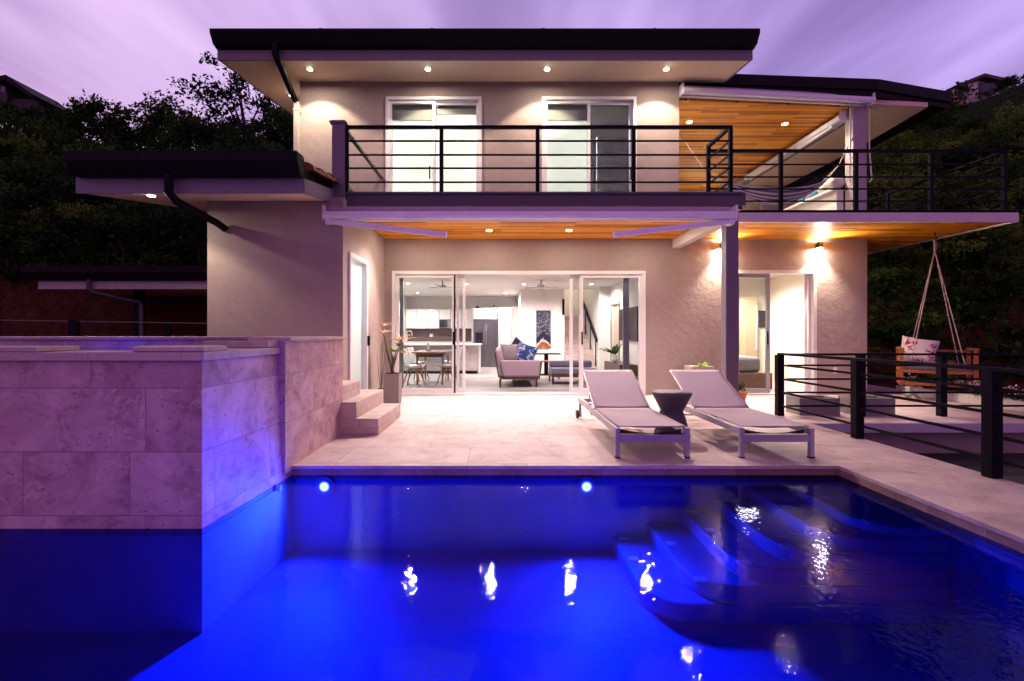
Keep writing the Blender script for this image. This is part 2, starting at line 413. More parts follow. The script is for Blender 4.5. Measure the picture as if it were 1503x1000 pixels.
# foundation below the deck, terrace edge, retaining wall
mb = MB()
mb.box(3.3, 4.12, -3, 6.4, -2.3, -.032); mb.box(-2.2, 4.12, PY + .21, 6.5, -2.3, -.032)
tag(mb.build('deck_foundation_wall', CONC), kind='structure')
mb = MB(); mb.plan([(4.16, 6.30), (8.34, 6.30), (8.34, 6.40), (4.16, 6.40)], -.125, -.004)
tag(mb.build('terrace_edge_trim', plain('edge paint', (.50, .47, .52), .6, 0, .06, 4, .1, 30)), kind='structure')
mb = MB(); mb.box(4.13, 8.3, 6.52, 6.75, -.62, -.033)
tag(mb.build('retaining_wall', STUCCO), kind='structure')
mb = MB(); mb.grid(lambda u, v: (lerp(4.12, 12.5, u), lerp(-3, 6.6, v), -.46 + .03 * mnoise.noise((u * 9, v * 9, 2))), 30, 30)
tag(mb.build('gravel_ground', plain('dark gravel', (.018, .015, .014), .95, 0, .5, 14, .9, 50)), kind='structure')

# water: thin sheet, ripples in the normal
def ripples(t):
    v = t.obj()
    a = t.noise(v, 9.0, 3, .55, .6); b = t.noise(t.map(v, (1, .6, 1)), 2.2, 2, .5); c = t.noise(v, 30.0, 1, .5, .3)
    h = t.math('ADD', t.math('ADD', t.math('MULTIPLY', a, .3), t.math('MULTIPLY', b, .9)), t.math('MULTIPLY', c, .34))
    return t.bump(h, .10, .028)
WATER = clear('pool water', (.035, .08, .62), .001, 1.22, 0, ripples, (.42, .40, .62))
mb = MB(); mb.add([(-9.0, PNEAR, PZ), (PXR, PNEAR, PZ), (PXR, PY, PZ), (-9.0, PY, PZ)], [(0, 1, 2, 3)])
tag(mb.build('pool_water', WATER), kind='structure')

# steps under water in the far corner
st = thing('pool_steps', 'six submerged corner steps with white marker tiles inside the pool', 'steps', (2.3, 3.9, PFL))
zs = [-.125, -.195, -.295, -.405, -.52, -.645, PFL]; nx = [2.52, 2.24, 1.94, 1.64, 1.33, 1.02]
MARK = plain('white marker tile', (.9, .88, .88), .4)
STEPM = plain('step plaster', (.24, .29, .55), .6, 0, .1, 4, .08, 40)
for k in range(6):
    x = nx[k]; r = .30; yn = 3.2
    poly = [(PXR - .002, yn)] + [(PXR - .002, PY - .002), (x, PY - .002)] + [(x + r - r * math.cos(a), yn + r - r * math.sin(a)) for a in [R(9 * i) for i in range(11)]]
    mb = MB(); mb.plan(poly[::-1], zs[k + 1], zs[k])
    mb.build('step', STEPM, st, bevel=.012)
marks = [[(1156,703),(1210,730),(1278,765),(1369,763)], [(1107,714),(1154,744),(1215,784)], [(1055,727),(1097,760),(1150,802)],
         [(1006,741),(1040,778),(1086,826)], [(956,757),(985,798),(1022,850)], [(905,775),(927,820)]]
for k, row in enumerate(marks):
    for u, vv in row:
        dd = F * (EYE - zs[k]) / (vv - CY); x = ax(u, dd); y = min(max(dd, 3.28), PY - .06)
        x = min(max(x, nx[k] + .07), PXR - .1)
        mb = MB(); mb.box(x - .04, x + .04, y - .03, y + .03, zs[k] - .004, zs[k] + .004)
        mb.build('step_marker', MARK, st)

# pool lamps (blue): the glass is hot in the middle and falls off to its rim
t = NT('pool lens'); s_ = t.n('SeparateXYZ', Vector=t.obj()); rr = t.math('SQRT', t.math('ADD', t.math('POWER', s_.outputs[0], 2.0), t.math('POWER', s_.outputs[2], 2.0)))
f = t.n('MapRange', {'interpolation_type': 'SMOOTHSTEP'}, i0=rr, i1=.010, i2=.058, i3=1.0, i4=.0).outputs[0]
e = t.n('Emission', Color=t.mix(f, (.02, .06, 1), (.8, .86, 1)), Strength=t.math('ADD', t.math('MULTIPLY', f, 60.0), 1.5)); t.t.links.new(e.outputs[0], t.out.inputs[0]); POOLLENS = t.m
for u, lab in ((478, 'round blue pool lamp nearest the raised spa wall'), (860, 'round blue pool lamp in the far wall below the first lounger')):
    x = ax(u, PY); z = -.185
    lt = thing('pool_lamp', lab, 'pool lamp', (x, PY, z))
    MB().tube([(x, PY - .004, z), (x, PY - .03, z)], .085, 28).build('lamp_ring', plain('lamp ring', (.6, .6, .62), .3), lt)
    MB().disc((x, PY - .031, z), (0, -1, 0), .058, .006, 24).build('lamp_lens', POOLLENS, lt)
    L = bpy.data.lights.new('pool_spot', 'SPOT'); L.color = (.035, .11, 1.0); L.energy = 470; L.spot_size = R(118); L.spot_blend = 1.0; L.shadow_soft_size = .07
    o = bpy.data.objects.new('pool_spot', L); COL.objects.link(o); o.location = (x, PY - .14, z); o.rotation_euler = (R(86), 0, R(180))
    L = bpy.data.lights.new('pool_glow', 'SPOT'); L.color = (.16, .20, 1.0); L.energy = 100; L.spot_size = R(174); L.spot_blend = .5; L.shadow_soft_size = .05
    o = bpy.data.objects.new('pool_glow', L); COL.objects.link(o); o.location = (x, PY - .10, z); o.rotation_euler = (R(88), 0, R(180))

# ------------------------------------------------------------------ spa
spa = thing('spa_tub', 'raised travertine clad spa tub standing in the pool corner', 'hot tub', (-4, 3.11, PZ))
SX, SY = -1.976, 3.11
mb = MB()
# front face block and the side face that leans out to the pool corner
mb.box(-9.2, SX - .0, SY, SY + .28, -.13, 1.02)
A0, A1, B0, B1 = (SX, SY + .001, -.13), (SX, SY + .001, 1.02), (-1.905, 4.30, -.13), (-1.965, 4.15, 1.02)
C0, C1, D0, D1 = (SX - .3, SY + .29, -.13), (SX - .3, SY + .29, 1.02), (-2.2, 4.30, -.13), (-2.27, 4.15, 1.02)
mb.hexa([A0, B0, D0, C0], [A1, B1, D1, C1])
mb.build('tub_wall', TRAV, spa)
mb = MB(); mb.plan([(-9.2, SY - .004), (SX + .004, SY - .004), (-1.900, 4.288), (-2.25, 4.288), (SX - .3, SY + .29), (-9.2, SY + .29)], PFL + .003, -.131); mb.build('tub_base', plain('lamplit plaster', (.62, .62, .70), .7, 0, .12, 3, .1, 30), spa)  # plaster whitened below water: the pool lamp's glare is put into its colour
mb = MB(); mb.box(-2.2, -1.895, 4.135, 5.64, -.03, 1.135); mb.box(-9.2, -2.2, 5.3, 5.64, -.03, 1.135)
mb.build('tub_wall', TRAV, spa)
mb = MB(); mb.box(-9.2, -1.86, 5.26, 5.68, 1.135, 1.168); mb.box(-2.24, -1.86, 4.16, 5.258, 1.135, 1.168)
mb.build('coping', COPE, spa, bevel=.004)
mb = MB()
mb.box(-9.2, SX + .03, SY - .03, SY + .33, 1.022, 1.078)
mb.hexa([(SX + .03, SY - .03, 1.024), (-1.935, 4.13, 1.024), (-2.3, 4.13, 1.024), (SX - .33, SY + .33, 1.024)],
        [(SX + .03, SY - .03, 1.080), (-1.935, 4.13, 1.080), (-2.3, 4.13, 1.080), (SX - .33, SY + .33, 1.080)])
mb.build('coping', COPE, spa, bevel=.004)
mb = MB(); mb.box(-9.2, -3.05, SY - .028, SY + .3, 1.081, 1.112); mb.build('coping_stone', COPE, spa, bevel=.004)
mb = MB(); mb.plan([(-2.42, SY - .028), (SX + .028, SY - .028), (SX + .02, SY + .25), (-2.2, SY + .55), (-2.62, SY + .3)], 1.083, 1.112); mb.build('coping_stone', COPE, spa, bevel=.004)
mb = MB(); mb.box(-2.5, -1.955, 3.95, 4.129, 1.083, 1.14); mb.build('coping_stone', COPE, spa, bevel=.004)
SPAW = clear('spa water', (.3, .45, .9), .01, 1.33, .02, ripples)
mb = MB(); mb.add([(-9, SY + .28, 1.045), (-2.22, SY + .28, 1.045), (-2.22, 5.3, 1.045), (-9, 5.3, 1.045)], [(0, 1, 2, 3)]); mb.build('spa_water', SPAW, spa)
mb = MB(); mb.box(-9, -2.21, SY + .29, 5.3, .3, .4); mb.build('tub_floor', PLAST, spa)
L = bpy.data.lights.new('spa_lamp', 'POINT'); L.color = (.03, .06, 1); L.energy = 6; L.shadow_soft_size = .05
o = bpy.data.objects.new('spa_lamp', L); COL.objects.link(o); o.location = (-4.2, 5.1, .75)
# small return fitting on the leaning wall
MB().disc((-1.893, 4.02, -.12), (1, 0, 0), .028, .012).build('jet_fitting', ALU, spa)

# stone steps up to the spa
sp_ = thing('stone_steps', 'three travertine steps climbing beside the raised spa wall', 'steps', (-1.65, 5.57, 0))
for x0, x1, y1, z0, z1 in ((-2.5, -1.895, 6.33, .39, .575), (-2.5, -1.71, 6.86, .195, .388), (-2.5, -1.45, 6.80, .001, .193)):
    MB().box(x0, x1, 5.645 if z1 > .5 else 5.57, y1, z0, z1).build('step', COPE, sp_, bevel=.006)
# ------------------------------------------------------------------ lights
LK = 6.0
def spot(name, loc, tgt, power, size, blend=.5, col=(1, .80, .58), rad=.03):
    L = bpy.data.lights.new(name, 'SPOT'); L.color = col; L.energy = power * LK; L.spot_size = R(size); L.spot_blend = blend; L.shadow_soft_size = rad
    o = bpy.data.objects.new(name, L); COL.objects.link(o); o.location = loc
    o.rotation_euler = (Vector(tgt) - Vector(loc)).to_track_quat('-Z', 'Y').to_euler(); return o
LENS = glow('warm lens', (1.0, .86, .66), 700); TRIM = plain('lamp trim', (.75, .74, .72), .35)
LENSI = glow('neutral lens', (1.0, .93, .82), 30)
def downlight(x, y, z, label, group, power, size=85, tilt=0.0, lens=LENS, col=(1, .80, .58), r=.045, blend=.35):
    t = thing('downlight', label, 'ceiling light', (x, y, z), group)
    MB().ring((x, y, z - .001), r, r + .022, .006).build('trim', TRIM, t)
    MB().disc((x, y, z - .004), (0, 0, -1), r * .92, .003, 20).build('lens', lens, t)
    if power: spot('downlight_lamp', (x, y, z - .012), (x, y + tilt, z - 1), power, size, blend, col)
    return t

# ------------------------------------------------------------------ the house
H = thing('house', 'two storey modern stucco house with flat dark roofs and lit rooms by the pool', 'house', (0, 9.2, 0))
Y0 = 9.2
LD = (-2.13, 2.83, .03, 2.43); BD = (4.57, 6.17, .03, 2.44)
U1 = (-2.25, -.37, 3.26, 5.83); U2 = (.80, 2.65, 3.26, 5.83)
mb = MB(); wall_xz(mb, -2.27, 7.17, -.03, 3.05, Y0, Y0 + .2, (LD, BD)); wall_yz(mb, Y0 + .2, 14.5, -.03, 3.05, 6.97, 7.17); mb.build('wall', STUCCO, H)
mb = MB(); wall_xz(mb, -4.22, -2.27, -.03, 3.16, 6.76, 6.96)
wall_yz(mb, 6.96, Y0, -.03, 3.3, -2.47, -2.27, ((7.0, 7.95, .04, 2.43),)); wall_yz(mb, 6.96, 14, -.03, 3.4, -4.22, -4.02)
mb.build('wall', STUCCO, H)
mb = MB(); wall_xz(mb, -3.93, 3.49, 3.2, 6.15, Y0 + .001, Y0 + .2, (U1, U2)); wall_yz(mb, Y0 + .2, 15.2, 3.2, 6.6, 3.29, 3.49); wall_yz(mb, Y0 + .2, 15.2, 3.2, 6.8, -3.93, -3.73)
mb.build('wall', STUCCO, H)
mb = MB(); wall_xz(mb, 3.49, 10.2, 3.2, 5.9, 15.2, 15.4); mb.build('wall', plain('terrace paint', (.50, .42, .34), .8, 0, .08, 3, .1, 30), H)

# floors and balcony slab
mb = MB(); mb.plan([(-2.265, 6.99), (3.6, 6.99), (3.6, 7.75), (8.44, 7.75), (8.44, 14.0), (7.3, 14.4), (7.3, 15.1), (-2.265, 15.1)], 3.09, 3.22)
mb.build('balcony_slab', CONC, H)
mb = MB(); mb.plan([(-2.265, 7.0), (3.6, 7.0), (3.6, 7.76), (8.43, 7.76), (8.43, 14.0), (7.3, 14.0), (7.175, 9.198), (-2.265, 9.198)], 3.05, 3.088)
mb.build('wooden_ceiling', TEAK, H)
mb = MB(); mb.plan([(7.175, 9.19), (8.43, 9.19), (8.43, 14), (7.175, 14)], 3.051, 3.087); mb.build('wooden_ceiling', planks('teak boards along', .088, 2.1, TEAKC, .4, False), H)
EDGE = plain('slab edge paint', (.66, .60, .60), .55, 0, .04, 3, .05, 40)
mb = MB(); mb.box(3.62, 8.49, 7.70, 7.748, 3.03, 3.185); mb.box(8.442, 8.49, 7.749, 14.0, 3.03, 3.185); mb.build('fascia', EDGE, H, bevel=.004)
mb = MB(); mb.box(3.4, 8.46, 7.72, 7.80, 3.187, 3.232); mb.box(8.38, 8.46, 7.801, 14, 3.187, 3.232); mb.build('slab_edge_angle', RAILM, H)
mb = MB(); mb.box(-2.29, 3.55, 6.93, 6.988, 3.085, 3.285); mb.box(-2.29, 3.55, 6.90, 6.929, 3.255, 3.285); mb.box(3.552, 3.61, 6.93, 7.74, 3.085, 3.285); mb.build('edge_beam', plain('beam paint', (.075, .055, .08), .45, 0, .08, 4, .04, 50), H)
mb = MB(); mb.box(-2.48, -2.292, 6.90, 7.10, 2.98, 4.29); mb.box(-2.51, -2.272, 6.87, 7.13, 4.291, 4.325); mb.build('pillar', POSTM, H, bevel=.004)
mb = MB(); mb.box(3.35, 3.54, 6.99, 7.15, 0, 3.046); mb.build('post', POSTM, H, bevel=.006)
mb = MB(); mb.box(3.351, 3.50, 7.16, 9.19, 2.865, 3.046); mb.build('beam', WHITE, H, bevel=.004)

# upper roof: soffit rises to the back
ZS = lambda y: 6.13 + .13 * (y - 9.2)
def sheet(mb, x0, x1, y0, y1, za, t0, t1):
    mb.hexa([(x0, y0, za(y0) + t0), (x1, y0, za(y0) + t0), (x1, y1, za(y1) + t0), (x0, y1, za(y1) + t0)],
            [(x0, y0, za(y0) + t1), (x1, y0, za(y0) + t1), (x1, y1, za(y1) + t1), (x0, y1, za(y1) + t1)])
rf = MB(); sheet(rf, -4.96, 4.41, 8.26, 15.6, ZS, .17, .30); rf = rf.build('roof', BLACK, H)
mb = MB(); sheet(mb, -4.93, 4.38, 8.26, 15.5, ZS, 0, .05); mb.build('soffit', SOFFIT, rf)
mb = MB(); mb.box(-4.96, 4.41, 8.23, 8.258, 5.99, 6.18); sheet(mb, -4.962, -4.932, 8.26, 15.6, ZS, -.005, .168); sheet(mb, 4.382, 4.412, 8.26, 15.6, ZS, -.005, .168); mb.build('fascia', FASC, rf)
GUT = [(8.04, 6.41), (8.02, 6.41), (8.02, 6.36), (8.05, 6.30), (8.10, 6.20), (8.228, 6.165), (8.228, 6.42), (8.20, 6.42), (8.20, 6.26), (8.06, 6.33)]
mb = MB(); mb.profx(GUT, -4.966, 4.424); mb.profx([(8.022, 6.41), (8.2, 6.41), (8.2, 6.2), (8.12, 6.2), (8.022, 6.34)], -4.97, -4.945); mb.profx([(8.022, 6.41), (8.2, 6.41), (8.2, 6.2), (8.12, 6.2), (8.022, 6.34)], 4.40, 4.428)
mb.build('gutter', BLACK, rf)
for x in (-3.1, -1.2, .7, 2.6): MB().profx([(8.016, 6.414), (8.016, 6.355), (8.045, 6.297), (8.096, 6.194), (8.2, 6.172), (8.2, 6.2), (8.12, 6.2), (8.022, 6.34), (8.022, 6.414)], x, x + .05).build('gutter_joint', BLACK, rf)
mb = MB(); px_ = ax(404, 8.12)
mb.tube([(px_, 8.12, 6.22), (px_, 8.12, 6.02), (px_ + .03, 8.16, 5.95), (-3.99, 9.06, 5.76), (-3.95, 9.1, 5.68)], .058, 12)
mb.build('downspout', BLACK, rf)
mb = MB(); mb.box(-4.0, -3.9, 9.06, 9.16, 3.2, 5.68); [mb.box(-4.01, -3.89, 9.05, 9.196, z, z + .03) for z in (4.6, 5.5)]
mb.build('downspout', plain('pipe paint', (.42, .36, .33), .6), H, bevel=.01)

# lower roof over the side wing
ZL = lambda y: 2.955 + .17 * (y - 5.85)
rf = MB(); sheet(rf, -5.22, -2.50, 5.86, 9.15, ZL, .18, .30); rf = rf.build('roof', BLACK, H)
mb = MB(); sheet(mb, -5.27, -2.48, 5.87, 9.15, ZL, 0, .05); mb.build('soffit', SOFFIT, rf)
mb = MB(); mb.box(-5.28, -2.47, 5.84, 5.868, 2.945, 3.145); sheet(mb, -2.478, -2.45, 5.87, 9.15, ZL, -.01, .178); mb.build('fascia', FASC, rf)
g = [(5.66, 3.39), (5.62, 3.39), (5.62, 3.28), (5.66, 3.20), (5.72, 3.13), (5.838, 3.13), (5.838, 3.39), (5.81, 3.39), (5.81, 3.18), (5.68, 3.25)]
mb = MB(); mb.profx(g, -5.22, -2.44); mb.profx([(5.622, 3.388), (5.81, 3.388), (5.81, 3.135), (5.72, 3.135), (5.622, 3.28)], -2.455, -2.436); mb.profx([(5.622, 3.388), (5.81, 3.388), (5.81, 3.135), (5.72, 3.135), (5.622, 3.28)], -5.224, -5.20)
mb.build('gutter', BLACK, rf)
mb = MB()
for k in range(5):
    y = 5.95 + k * .355
    for j in range(2):
        x = -2.47 - j * .26
        pts = [(x - .11 * math.cos(a), ZL(y) + .27 - .03 * k / 8 + .10 * math.sin(a)) for a in [R(18 * i) for i in range(11)]]
        p0 = [(px, y, pz) for px, pz in pts]; p1 = [(px, y + .40, pz + .17 * .40 + .022 - .02) for px, pz in pts]
        p0 = [(px, y - .01, pz + .03) for px, y, pz in p0]
        nn = len(pts); mb.add(p0 + p1, [(i, i+1, nn+i+1, nn+i) for i in range(nn-1)] + [list(range(nn))], True)
mb.build('roof_tile_edge', TILE, rf)
for x in (-4.4, -3.3): MB().profx([(5.616, 3.394), (5.616, 3.277), (5.656, 3.195), (5.717, 3.124), (5.8, 3.124), (5.8, 3.13), (5.72, 3.13), (5.622, 3.28), (5.622, 3.394)], x, x + .045).build('gutter_joint', BLACK, rf)
xd = ax(247, 5.72)
mb = MB(); mb.tube([(xd, 5.73, 3.14), (xd, 5.73, 2.92), (xd + .05, 5.80, 2.83), (ax(331, 6.74) - .05, 6.62, 2.76), (ax(331, 6.74), 6.74, 2.70)], .05, 12); mb.build('downspout', BLACK, rf)

# terrace roof
rf = MB(); rf.plan([(3.5, 9.26), (4.67, 9.31), (7.6, 9.51), (9.5, 10.0), (9.75, 16.2), (3.5, 16.2)], 6.0, 6.3); rf = rf.build('roof', BLACK, H)
mb = MB(); mb.plan([(3.5, 9.23), (4.67, 9.28), (7.62, 9.47), (9.56, 9.97), (9.62, 10.3), (9.2, 10.3), (9.2, 10.12), (7.5, 9.7), (3.5, 9.4)], 6.12, 6.33); mb.build('gutter', BLACK, rf)
mb = MB(); mb.plan([(3.5, 9.33), (7.45, 9.60), (8.85, 9.74), (9.05, 12), (9.05, 16), (3.5, 16)], 5.90, 5.99); mb.build('soffit', SOFFIT, rf)
mb = MB(); mb.plan([(3.5, 9.36), (7.17, 9.66), (7.17, 15.19), (3.5, 15.19)], 5.85, 5.895); mb.build('wooden_ceiling', TEAK, rf)
mb = MB(); mb.box(7.2, 7.42, 9.75, 15.19, 5.70, 5.895); mb.build('beam', FASC, H)
mb = MB(); mb.box(7.22, 7.5, 9.63, 9.86, 3.22, 5.89); mb.build('post', plain('terrace post paint', (.36, .30, .33), .55, 0, .06, 3, .05, 40), H, bevel=.005)
mb = MB(); mb.box(8.3, 8.55, 14.9, 15.15, 3.22, 5.89); mb.build('post', plain('far post paint', (.36, .30, .28), .55), H, bevel=.005)

# inside shells
mb = MB(); wall_yz(mb, 9.401, 18.3, -.03, 2.62, -3.8, -3.6); wall_xz(mb, -3.6, .65, -.03, 2.62, 18.1, 18.3); wall_xz(mb, .65, 2.03, -.03, 2.62, 15, 15.15); wall_yz(mb, 15.15, 18.3, -.03, 2.62, .65, .8)
wall_yz(mb, 9.401, 14.2, -.03, 2.62, 3.3, 3.45, ((13.1, 13.95, .02, 2.05),)); wall_yz(mb, 14.2, 18.3, -.03, 5.2, 2.98, 3.45); wall_xz(mb, 2.03, 2.98, -.03, 5.2, 18.1, 18.3)
wall_yz(mb, 15.15, 18.1, -.03, 5.2, 1.9, 2.03)
mb.build('interior_wall', INT, H)
mb = MB(); mb.plan([(-3.6, 9.402), (3.3, 9.402), (3.3, 15.0), (-3.6, 15.0)], 2.621, 2.75); mb.plan([(-3.6, 15.0), (2.0, 15.0), (2.0, 18.2), (-3.6, 18.2)], 2.621, 2.75); mb.build('ceiling', INT, H)
mb = MB(); mb.plan([(-3.6, 9.3), (3.3, 9.3), (3.3, 18.2), (-3.6, 18.2)], -.02, .02); mb.build('floor', FLOORW, H)
mb = MB(); wall_yz(mb, 9.401, 12.3, -.03, 2.62, 4.15, 4.3); wall_xz(mb, 4.3, 6.97, -.03, 2.62, 12.25, 12.4); wall_yz(mb, 9.401, 12.25, 0, 2.62, 6.9, 6.968); mb.build('interior_wall', CREAM, H)
mb = MB(); mb.plan([(4.3, 9.402), (6.9, 9.402), (6.9, 12.25), (4.3, 12.25)], 2.621, 2.75); mb.build('ceiling', INT, H)
mb = MB(); mb.plan([(4.3, 9.3), (6.9, 9.3), (6.9, 12.25), (4.3, 12.25)], -.02, .018); mb.build('floor', FLOORW, H)
mb = MB(); wall_xz(mb, -3.73, 3.29, 3.22, 5.95, 12.2, 12.3); wall_yz(mb, 9.401, 12.2, 3.22, 5.95, .15, .25); mb.build('interior_wall', INT, H)
mb = MB(); mb.plan([(-3.73, 9.402), (3.29, 9.402), (3.29, 12.2), (-3.73, 12.2)], 5.951, 6.02); mb.build('ceiling', INT, H)
mb = MB(); wall_yz(mb, 6.97, 9.1, 0, 2.7, -3.3, -3.2); mb.build('interior_wall', INT, H)
mb = MB(); mb.plan([(-4.0, 6.97), (-2.48, 6.97), (-2.48, 9.1), (-4.0, 9.1)], 2.7, 2.8); mb.build('ceiling', INT, H)

# ---- sliding doors
FROST = NT('frosted glass'); _b = FROST.n('BsdfTranslucent', Color=(.80, .86, .84)); _d = FROST.n('BsdfDiffuse', Color=(.74, .80, .78)); _g = FROST.n('BsdfGlossy', Color=(.9, .9, .9), Roughness=.12)
_m = FROST.n('MixShader'); FROST.set(_m, 0, .45); FROST.set(_m, 1, _b); FROST.set(_m, 2, _d); _m2 = FROST.n('MixShader'); FROST.set(_m2, 0, .06); FROST.set(_m2, 1, _m); FROST.set(_m2, 2, _g)
FROST.t.links.new(_m2.outputs[0], FROST.out.inputs[0]); FROST = FROST.m
DGREY = plain('grey aluminium', (.30, .30, .32), .4)
def frame_ring(mb, x0, x1, z0, z1, y0, y1, w, wb=None):
    wb = wb or w
    mb.box(x0, x0 + w, y0, y1, z0, z1); mb.box(x1 - w, x1, y0, y1, z0, z1)
    mb.box(x0 + w, x1 - w, y0, y1, z1 - w, z1); mb.box(x0 + w, x1 - w, y0, y1, z0, z0 + wb)
def panel(parent, x0, x1, z0, z1, y, mat=ALU, w=.055, glass=GLASS, handle=None):
    mb = MB(); frame_ring(mb, x0, x1, z0, z1, y, y + .045, w, .09); o = mb.build('sash', mat, parent, bevel=.003)
    MB().box(x0 + w, x1 - w, y + .018, y + .026, z0 + .09, z1 - w).build('glass_pane', glass, parent)
    if handle is not None: MB().box(handle - .014, handle + .014, y - .018, y - .001, z0 + .95, z0 + 1.2).build('handle', RAILM, parent, bevel=.004)
def door_frame(hole, y, w=.06, mat=ALU):
    mb = MB(); frame_ring(mb, hole[0] + .002, hole[1] - .002, hole[2] - .028, hole[3] - .002, y, y + .17, w, .03)
    return mb.build('sliding_door', mat, H, bevel=.004)
dr = door_frame(LD, 9.17, .07)
panel(dr, -2.05, -.90, .04, 2.35, 9.20, handle=-.93)
panel(dr, -.87, -.70, .04, 2.35, 9.25, w=.05)
MB().box(-.915, -.885, 9.185, 9.198, .04, 2.36).build('screen_edge', BLACK, dr)
panel(dr, 1.36, 1.60, .04, 2.35, 9.25, w=.06)
panel(dr, 1.56, 2.76, .04, 2.35, 9.20, handle=1.59)
MB().box(2.42, 2.54, 9.30, 9.34, .04, 2.34).build('screen_stile', DGREY, dr)
MB().box(-2.0, -1.93, 9.30, 9.34, .04, 2.34).build('screen_stile', DGREY, dr)
dr = door_frame(BD, 9.17, .06)
panel(dr, 4.6, 5.27, .04, 2.37, 9.20, DGREY, .07, handle=5.22)
panel(dr, 5.98, 6.11, .04, 2.37, 9.25, w=.05)
SHADE = NT('roller shade'); _d = SHADE.n('BsdfDiffuse', Color=(.76, .75, .72)); _t = SHADE.n('BsdfTranslucent', Color=(.74, .75, .71)); _m = SHADE.n('MixShader'); SHADE.set(_m, 0, .5); SHADE.set(_m, 1, _d); SHADE.set(_m, 2, _t); SHADE.t.links.new(_m.outputs[0], SHADE.out.inputs[0]); SHADE = SHADE.m
for hole, dim in ((U1, False), (U2, True)):
    dr = door_frame(hole, 9.165, .06); x0, x1 = hole[0] + .06, hole[1] - .06; xm = (x0 + x1) / 2
    panel(dr, x0, xm + .03, 3.28, 5.76, 9.20, handle=None if dim else xm - .08); panel(dr, xm - .02, x1, 3.28, 5.76, 9.25, handle=x1 - .03 if dim else None)
    MB().box(x0 + .05, xm - .02, 9.335, 9.341, 3.29, 5.42).build('shade', SHADE, dr)
    GAPF = plain('gap filler grey', (.34, .31, .29), .7, 0, .04)  # grey boxes added over the gap above the shades, hiding the lit room
    MB().box(x0 + .03, xm - .005, 9.32, 9.40, 5.43, 5.765).build('gap_filler', GAPF, dr)
    if not dim:
        MB().box(xm, x1 - .05, 9.352, 9.358, 3.29, 5.55).build('shade', SHADE, dr); MB().box(xm, x1 - .03, 9.33, 9.40, 5.56, 5.765).build('gap_filler', GAPF, dr)
    else:
        MB().box(xm, x1 - .055, 9.31, 9.314, 3.29, 5.76).build('insect_screen', clear('insect screen', (.30, .30, .32), .4, 1.05), dr)
        MB().box(xm + .30, xm + .62, 9.9, 9.95, 3.24, 5.35).build('door_leaf', WHITE, dr)
# frosted door in the side wing
mb = MB(); t_ = MB(); frame_ring(t_, 7.002, 7.948, .042, 2.428, 2.24, 2.40, .07); mb.add([(-p.y, p.x, p.z) for p in t_.v], t_.f); dr = mb.build('door', ALU, H, bevel=.004)
MB().box(-2.34, -2.33, 7.07, 7.88, .11, 2.36).build('glass_pane', FROST, dr)
MB().box(-2.235, -2.20, 7.885, 7.91, 1.0, 1.16).build('handle', RAILM, dr)
# skirting line, sockets
MB().box(-2.262, 3.34, 9.188, 9.198, .001, .06) if 0 else None
MB().box(6.50, 6.58, 9.19, 9.199, .42, .54).build('socket', WHITE, H, bevel=.004)

# ------------------------------------------------------------------ downlights
for u in (455, 628, 803, 978):
    x, y = ax(u, 8.62), 8.62
    downlight(x, y, ZS(y) - .003, 'small recessed downlight in the beige front soffit of the top roof', 'downlights along the front soffit', 33, 104, .26, blend=.3)
x, y = ax(428, 9.9), 9.9; downlight(x, y, ZS(y) - .003, 'recessed downlight in the side overhang of the top roof beside the downspout', None, 45, 120)
for u in (603, 718, 835, 952):
    downlight(ax(u, 8.4), 8.4, 3.049, 'small recessed downlight in the wooden ceiling of the porch', 'porch ceiling downlights', 74, 116, -.42, blend=.9, col=(1, .80, .74))
downlight(ax(222, 6.1), 6.1, ZL(6.1) - .004, 'recessed downlight in the soffit of the low side roof', None, 16, 120)
for u, v, lab in ((1012, 179, 'bright downlight in the terrace wood ceiling nearest the house wall'), (1152, 182, 'downlight in the terrace wood ceiling nearest the front beam'), (1043, 267, 'far downlight low behind the hammock rope on the wood ceiling')):
    d_ = F * 4.65 / (CY - v); downlight(ax(u, d_), d_, 5.849, lab, None, 52, 140, 0, r=.055)
# interior lights
for u, v in ((599, 416), (684, 417), (769, 417), (868, 417), (613, 430), (742, 430)):
    d_ = F * 1.42 / (CY - v); d_ = min(d_, 17.2); downlight(ax(u, d_) if abs(ax(u, d_)) < 3.4 else -3.2, d_, 2.619, 'added unseen downlight just inside the living room doors', 'living room downlights', 54, 165, 0, LENSI, (1, .85, .82), .05, .6)
for x in (-1.7, .35, 2.3): downlight(x, 9.56, 2.619, 'added unseen downlight just inside the living room doors', 'living room downlights', 22, 165, 0, LENSI, (1, .83, .82), .05, .6)  # lamps added out of view inside the door head, brightening room and deck
spot('stair_lamp', (2.5, 16.4, 5.0), (2.5, 15.6, 0), 42, 120, .5, (1, .82, .6), .08)
spot('bedroom_lamp', (5.6, 10.8, 2.58), (5.7, 10.8, 0), 170, 165, .6, (1, .85, .78), .25)
for x, p in ((-1.35, 130), (1.35, 130)): spot('upper_room_lamp', (x, 10.7, 5.88), (x, 9.34, 4.2), p * 5.5, 110, .6, (1, .97, .90), .08)
spot('wing_lamp', (-2.75, 7.5, 2.66), (-2.8, 7.5, 0), 45, 160, .6, (.92, .98, 1), .06)

